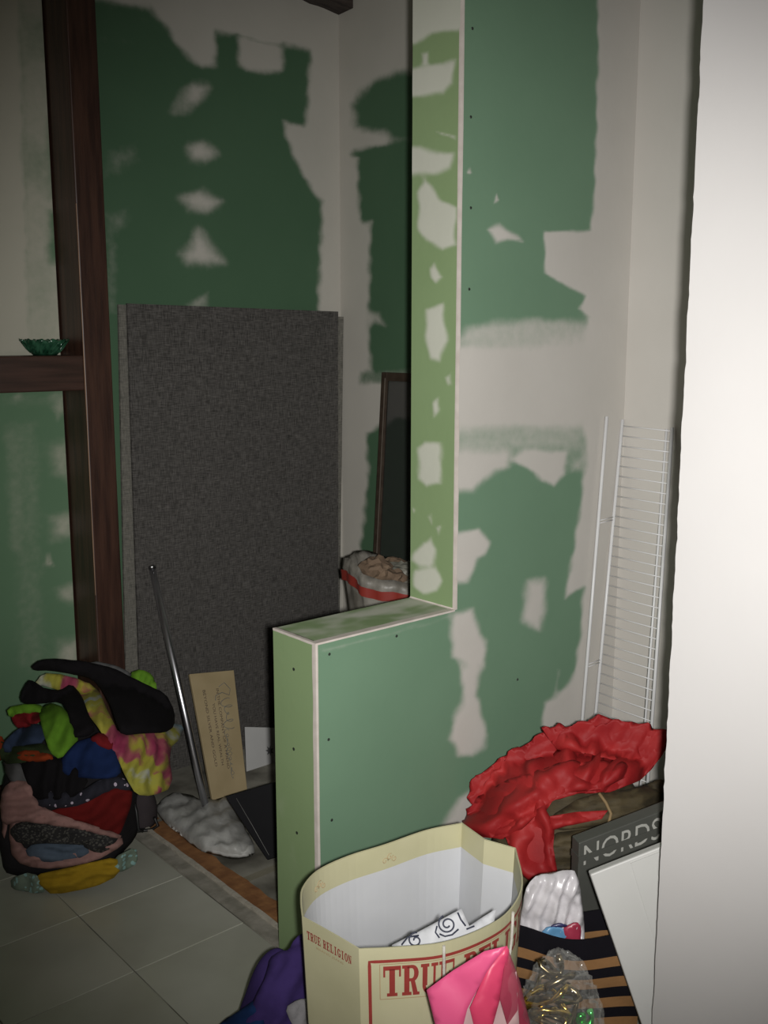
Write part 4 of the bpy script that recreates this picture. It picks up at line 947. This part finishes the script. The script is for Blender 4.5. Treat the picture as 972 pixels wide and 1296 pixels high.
for nm, poly, pl, mm, ly in (('inner_liner', [(580, 1240), (655, 1232), (668, 1500), (570, 1500)], PP2, pink4, -0.006),
                             ('side_film', [(641, 1198), (632, 1264), (641, 1296), (660, 1470), (712, 1470), (670, 1296), (656, 1239)], PP3, pink3, 0.002),
                             ('folded_sheet', [(641, 1196), (616, 1226), (594, 1275), (600, 1300), (612, 1480), (650, 1480), (622, 1300), (632, 1266), (644, 1202)], PP2, pink2, 0.003),
                             ('front_sheet', [(541, 1251), (575, 1226), (614, 1202), (641, 1196), (617, 1228), (592, 1276), (586, 1300), (580, 1490), (590, 1500), (566, 1500), (552, 1296)], PP, pink1, 0.006)):
    x = drape(nm, poly, pl, mm, ly, puff=0.001, fold=0.0025, fdir=(1, -0.6), wave=70, step=8, rnd=0, seed=len(nm), thick=0.0015, edge=3, toward=0.0); adopt(x, pk)

# ------------------------------------------------------------------ striped tote with a white plastic bag in it
black_f = cloth('black_canvas', 22, 20, 26); tan_f = cloth('tan_canvas', 148, 110, 72)
TZ = 0.295
tl, tr = at_D(654, 1187, 1.915)[:2], at_D(812, 1180, 1.885)[:2]
bk = FH[:2] * 0.085
tote = tag(empty('striped_tote', ((tl + tr + bk)[0] / 2, (tl + tr + bk)[1] / 2, 0)), 'black and tan striped canvas tote holding a white plastic bag', 'tote bag')
tc_ = (tl + tr + bk) / 2
def tote_loop(k, n=18):
    A_, B_, C_, D_ = tl, tr, tr + bk, tl + bk; out = []
    for (p, q, bow) in ((A_, B_, -0.012), (B_, C_, 0.0), (C_, D_, 0.004), (D_, A_, 0.0)):
        for i in range(n):
            t = i / n; out.append(p + (q - p) * t + FH[:2] * bow * math.sin(math.pi * t) * k)
    return out
bands = [0.0]; 
while bands[-1] < TZ - 0.03: bands.append(bands[-1] + 0.0225)
bands[-1] = TZ
for bi in range(len(bands) - 1):
    z0, z1 = bands[bi], bands[bi + 1]; lp = tote_loop(1.0); n = len(lp); vs = []; fs = []
    ism = (len(bands) - 2 - bi) % 2 == 0
    for sc, inset in ((1.0, 0), (1.0, 0.004)):
        for z in (z0, (z0 + z1) / 2, z1):
            for i, p in enumerate(lp):
                d = p - tc_; p2 = p - d / np.linalg.norm(d) * inset; sag = 0.010 * math.sin(p2 @ RH[:2] * 26 + 1) * (z / TZ)
                vs.append((p2[0] - tc_[0], p2[1] - tc_[1], max(0.001, z + sag)))
    for o_ in (0, 3 * n):
        for j in range(2):
            for i in range(n): i2 = (i + 1) % n; q = (o_ + j * n + i, o_ + j * n + i2, o_ + (j + 1) * n + i2, o_ + (j + 1) * n + i); fs.append(q if o_ == 0 else q[::-1])
    for i in range(n): i2 = (i + 1) % n; fs.append((2 * n + i, 2 * n + i2, 5 * n + i2, 5 * n + i)); fs.append((i2, i, 3 * n + i, 3 * n + i2))
    if bi == 0: fs.append(tuple(range(n - 1, -1, -1)))
    pymesh('canvas_stripe', vs, fs, black_f if ism else tan_f, tote)
plb = at_D(695, 1150, 1.935); PLB = Plane(plb, -FH * 1.0 + np.array([0, 0, 0.04]))
pbag = tag(empty('plastic_bag', (plb[0], plb[1], 0.05)), 'crumpled white plastic carrier bag with blue and red print inside the striped tote', 'plastic bag')
wpl = mat('white_plastic', (0.50, 0.48, 0.50, 1), (0.60, 0.58, 0.60, 1), 0.3, scale=22, bump=0.3, bscale=30, )
x = drape('bag_film', [(656, 1172), (662, 1140), (668, 1122), (681, 1108), (700, 1106), (716, 1102), (731, 1104), (738, 1150), (740, 1188), (738, 1206), (662, 1206), (656, 1195)], PLB, wpl, 0, puff=0.014, fold=0.006, fdir=(1, 0.45), wave=17, step=3.5, crump=0.010, cscale=0.045, seed=6, smooth=True, toward=0); adopt(x, pbag)
for poly, c in (([(682, 1176), (692, 1166), (712, 1168), (722, 1178), (716, 1190), (680, 1190)], (0.10, 0.25, 0.42, 1)), ([(708, 1170), (728, 1160), (734, 1168), (732, 1190), (706, 1190)], (0.30, 0.03, 0.06, 1)), ([(694, 1166), (708, 1162), (718, 1166), (700, 1169)], (0.03, 0.03, 0.10, 1))):
    x = drape('printed_patch', poly, PLB, mat('bag_print', c, rough=0.35, scale=20), 0.020, puff=0.002, fold=0.002, crump=0.004, step=4, seed=8, thick=0.004, toward=0); adopt(x, pbag)

# ------------------------------------------------------------------ clear bag with gold and green ribbon
def film():
    m = bpy.data.materials.new('clear_film'); m.use_nodes = True; nt = m.node_tree; L = nt.links.new; b = nt.nodes['Principled BSDF']
    b.inputs['Base Color'].default_value = (0.55, 0.55, 0.52, 1); b.inputs['Roughness'].default_value = 0.07; b.inputs['Alpha'].default_value = 0.12; b.inputs['Specular IOR Level'].default_value = 0.9
    tc = nd(nt, 'ShaderNodeTexCoord'); nz = nd(nt, 'ShaderNodeTexNoise'); nz.inputs['Scale'].default_value = 30; nz.inputs['Detail'].default_value = 2; L(tc.outputs['Object'], nz.inputs['Vector'])
    bp = nd(nt, 'ShaderNodeBump'); bp.inputs['Strength'].default_value = 0.9; bp.inputs['Distance'].default_value = 0.01; L(nz.outputs['Fac'], bp.inputs['Height']); L(bp.outputs[0], b.inputs['Normal']); return m
KM = Mound(1.68, 0.325, 0.075, 0.098, 0.42, 2.2)
def crumple(o, f, a, seed):
    for v in o.data.vertices:
        p = v.co; k = noise.noise(p * f + Vector((seed, 0, 0))); k2 = noise.noise(p * f * 2.6 + Vector((0, seed, 0)))
        d = Vector((p.x - KM.c[0], p.y - KM.c[1], 0.3 * p.z)).normalized(); h = a * (1 - 2 * abs(k)) + a * 0.6 * (1 - 2 * abs(k2))
        v.co = p + d * h
        if v.co.z < 0.001: v.co.z = 0.001
    o.data.polygons.foreach_set('use_smooth', [False] * len(o.data.polygons)); return o
clear = tag(crumple(KM.mesh('clear_plastic_bag', film(), n=110, amp=0.0, f=16, shrink=0.90), 30, 0.015, 4), 'crumpled clear plastic bag of gold and green ribbon before the striped tote', 'plastic bag')
def garland(name, label, cx, w, zlo, zhi, m, seed, turns=9, off=0.0):
    rnd = random.Random(seed); pts = []
    n = turns * 14
    for i in range(n + 1):
        t = i / n; a = t * turns * 2 * math.pi; r = w * (0.55 + 0.45 * math.sin(t * 7 + seed))
        lat = KM.c @ RH + cx + r * math.cos(a) + 0.008 * math.sin(a * 2.3 + seed); D = KM.c @ FH + off + 0.5 * r * math.sin(a)
        z = zlo + (zhi - zlo) * t + 0.014 * math.sin(a * 1.7 + seed); p = loc(D, lat, max(0.008, z)); pts.append(p)
    o = tube(name, pts, [0.0055 + 0.0022 * math.sin(i * 1.9) for i in range(n + 1)], m, None, 6)
    return tag(o, label, 'ribbon')
garland('ribbon_garland', 'shiny gold ribbon garland coiled in the clear plastic bag', -0.022, 0.040, 0.01, 0.335, mat('gold_foil', (0.50, 0.33, 0.06, 1), (0.62, 0.45, 0.12, 1), 0.18, metal=1.0, scale=60), 1, off=-0.015)
garland('ribbon_garland', 'shiny emerald green ribbon garland coiled in the clear plastic bag', 0.040, 0.034, 0.01, 0.285, mat('green_foil', (0.03, 0.36, 0.05, 1), (0.06, 0.55, 0.10, 1), 0.18, metal=0.8, scale=60), 5, off=-0.02)

garland('ribbon_garland', 'dull bronze ribbon garland coiled behind the gold one in the clear bag', -0.01, 0.05, 0.01, 0.37, mat('bronze_foil', (0.16, 0.12, 0.06, 1), (0.30, 0.25, 0.15, 1), 0.25, metal=1.0, scale=60), 3, 11, off=0.015)
# ------------------------------------------------------------------ dark grey store bag, white board
nP1, nP2 = at_D(733, 1067, 2.05), at_D(852, 1021, 2.11)
dark = mat('charcoal_card', (0.060, 0.062, 0.055, 1), (0.078, 0.080, 0.070, 1), 0.45, scale=5)
q = [nP1, nP2, np.array([nP2[0], nP2[1], 0.003]), np.array([nP1[0], nP1[1], 0.003])]
nb, fr4, nn_ = slab('store_box', 'charcoal grey store box with pale NORDSTROM lettering behind the striped tote', 'box', q, 0.035, dark, 0.002)
letm = mat('pale_lettering', (0.36, 0.36, 0.33, 1), rough=0.5)
Lw = np.linalg.norm(nP2 - nP1)
v_, f_ = text_mesh('NORDSTROM'); wmax = max(p[0] for p in v_)
# letters 50 mm tall; a fold of the lid hides their middle
vt = [(0.035 + p[0] / wmax * (9 / 5.7) * 0.96, 0.985 - 0.122 + p[1] / 0.72 * 0.116) for p in v_]
pymesh('lettering', [fr4((a, b, 0.0008)) for a, b in vt], f_, letm, nb)
box('lid_fold', (-0.004, 0.888, -0.036), (1.003, 0.922, 0.0024), dark, nb, 0, fr4)
wq = [at_D(747, 1107, 1.845), at_D(846, 1068, 1.855), at_D(930, 1380, 1.80), at_D(848, 1400, 1.790)]
wb, fr5, _n = slab('white_box', 'plain white flat gift box tipped in front of the charcoal store box', 'box', wq, 0.022, mat('white_card', (0.50, 0.50, 0.48, 1), (0.55, 0.55, 0.53, 1), 0.5, scale=3), 0.003)
box('lid_flap', (0.50, 0.30, 0.0004), (0.985, 0.985, 0.0022), bpy.data.materials['white_card'], wb, 0, fr5)

# ------------------------------------------------------------------ red tissue heaped over an olive bundle
RM = Mound(2.38, 0.485, 0.17, 0.265, 0.455, 2.5)
olive = mat('olive_brown_fabric', (0.030, 0.022, 0.009, 1), (0.075, 0.056, 0.024, 1), 0.8, scale=14, stretch=(1, 1, 3), bump=0.4)
ob = tag(empty('olive_bundle', RM.c), 'olive brown cloth bundle under the red tissue in the nook', 'bundle')
x = RM.mesh('bundle_body', olive, amp=0.03, n=56, f=12, shrink=0.94); adopt(x, ob)
for poly, sd_ in (([(692, 1036), (740, 1006), (800, 1000), (842, 985), (842, 1040), (760, 1046), (700, 1052)], 1), ([(690, 1056), (760, 1046), (842, 1030), (842, 1090), (760, 1084), (700, 1112), (684, 1100)], 2)):
    x = drape('bundle_fold', poly, RM, olive, 0.004, puff=0.02, fold=0.008, fdir=(0.2, 1), wave=18, step=5, crump=0.008, seed=sd_); adopt(x, ob)
tube('tan_tie', [local(ob, RM.hit(*p) + RM.normal(RM.hit(*p)) * 0.034) for p in ((754, 1008), (762, 1018), (768, 1030), (764, 1046), (766, 1062))], 0.004, mat('tan_cord', (0.22, 0.15, 0.07, 1), rough=0.8), ob, 6)
rt = tag(empty('red_tissue', RM.c), 'crumpled bright red tissue paper heaped over the olive bundle below the wire shelf', 'tissue paper')
redm = mat('red_tissue_paper', (0.25, 0.011, 0.013, 1), (0.34, 0.020, 0.020, 1), 0.6, scale=9, bump=0.35, bscale=26, spec=0.25)
for k, (poly, ly, cr, fdv) in enumerate((
        ([(597, 1012), (612, 985), (640, 964), (676, 944), (700, 930), (704, 934), (735, 928), (752, 917), (764, 920), (776, 926), (800, 930), (838, 934), (838, 952), (820, 978), (806, 992), (770, 1004), (730, 1006), (700, 1014), (688, 1032), (660, 1046), (640, 1062), (606, 1060), (602, 1036), (608, 1026)], 0.018, 0.024, (1, 0.8)),
        ([(604, 1030), (640, 1000), (700, 978), (760, 972), (800, 984), (760, 1002), (716, 1006), (690, 1022), (664, 1050), (640, 1062), (608, 1058)], 0.034, 0.022, (0.6, 1)),
        ([(690, 940), (742, 930), (756, 918), (780, 928), (836, 938), (826, 966), (790, 976), (740, 966), (706, 962)], 0.036, 0.020, (1, 0.4)),
        ([(640, 1046), (690, 1022), (702, 1044), (700, 1070), (706, 1106), (690, 1104), (672, 1113), (655, 1092), (648, 1068)], 0.032, 0.018, (1, -0.3)),
        ([(692, 1034), (726, 1028), (766, 1026), (758, 1036), (716, 1044), (698, 1050)], 0.040, 0.010, (0.2, 1)))):
    x = drape('tissue_sheet', poly, RM, redm, ly, puff=0.006, fold=0.013, fdir=fdv, wave=34, step=4, crump=cr * 1.2, cscale=0.034, seed=20 + k * 3, smooth=True, rnd=0, thick=0.003, edge=5); adopt(x, rt)

# ------------------------------------------------------------------ purple garment beside the shopping bag
VM = Mound(1.94, -0.225, 0.10, 0.10, 0.265, 1.7)
purple = cloth('purple_cotton', 62, 48, 100); royal = cloth('royal_blue_cotton', 26, 50, 92)
po = tag(empty('purple_garment', VM.c), 'purple garment slumped on the tiles between half wall and shopping bag', 'clothes')
adopt(VM.mesh('garment_bulk', purple, amp=0.02, n=40, shrink=0.86), po)
x = drape('garment_fold', [(322, 1270), (338, 1232), (342, 1212), (354, 1204), (365, 1203), (372, 1189), (384, 1180), (402, 1178), (402, 1330), (310, 1330), (306, 1296)], VM, purple, 0.006, puff=0.012, fold=0.006, fdir=(1, 0.4), wave=26, step=5, crump=0.006, seed=3); adopt(x, po)
tag(drape('blue_cloth', [(280, 1302), (306, 1280), (328, 1262), (338, 1286), (336, 1350), (270, 1350), (266, 1320)], VM, royal, 0.014, puff=0.010, fold=0.005, fdir=(0.6, 1), wave=24, step=5, seed=5), 'royal blue cloth lying against the purple garment on the tiles', 'clothes')
tag(drape('pale_rag', [(358, 1272), (371, 1262), (386, 1262), (392, 1300), (372, 1302), (364, 1290)], VM, cloth('pale_grey_cotton', 150, 148, 150), 0.030, puff=0.008, fold=0.004, wave=14, step=4, crump=0.006, seed=9), 'pale grey rag caught on the purple garment beside the shopping bag', 'rag')

# print belongs to the face it is printed on
for root, face, names in ((bag, 'paper_body', ('printed_', 'side_lettering')), (card, 'panel', ('printed_line', 'script_stroke')), (nb, 'panel', ('lettering',)), (wcard, 'panel', ('print_mark',))):
    f = [c for c in root.children if c.name.split('.')[0] == face][0]
    for c in list(root.children):
        if c.name.startswith(names): c.parent = f
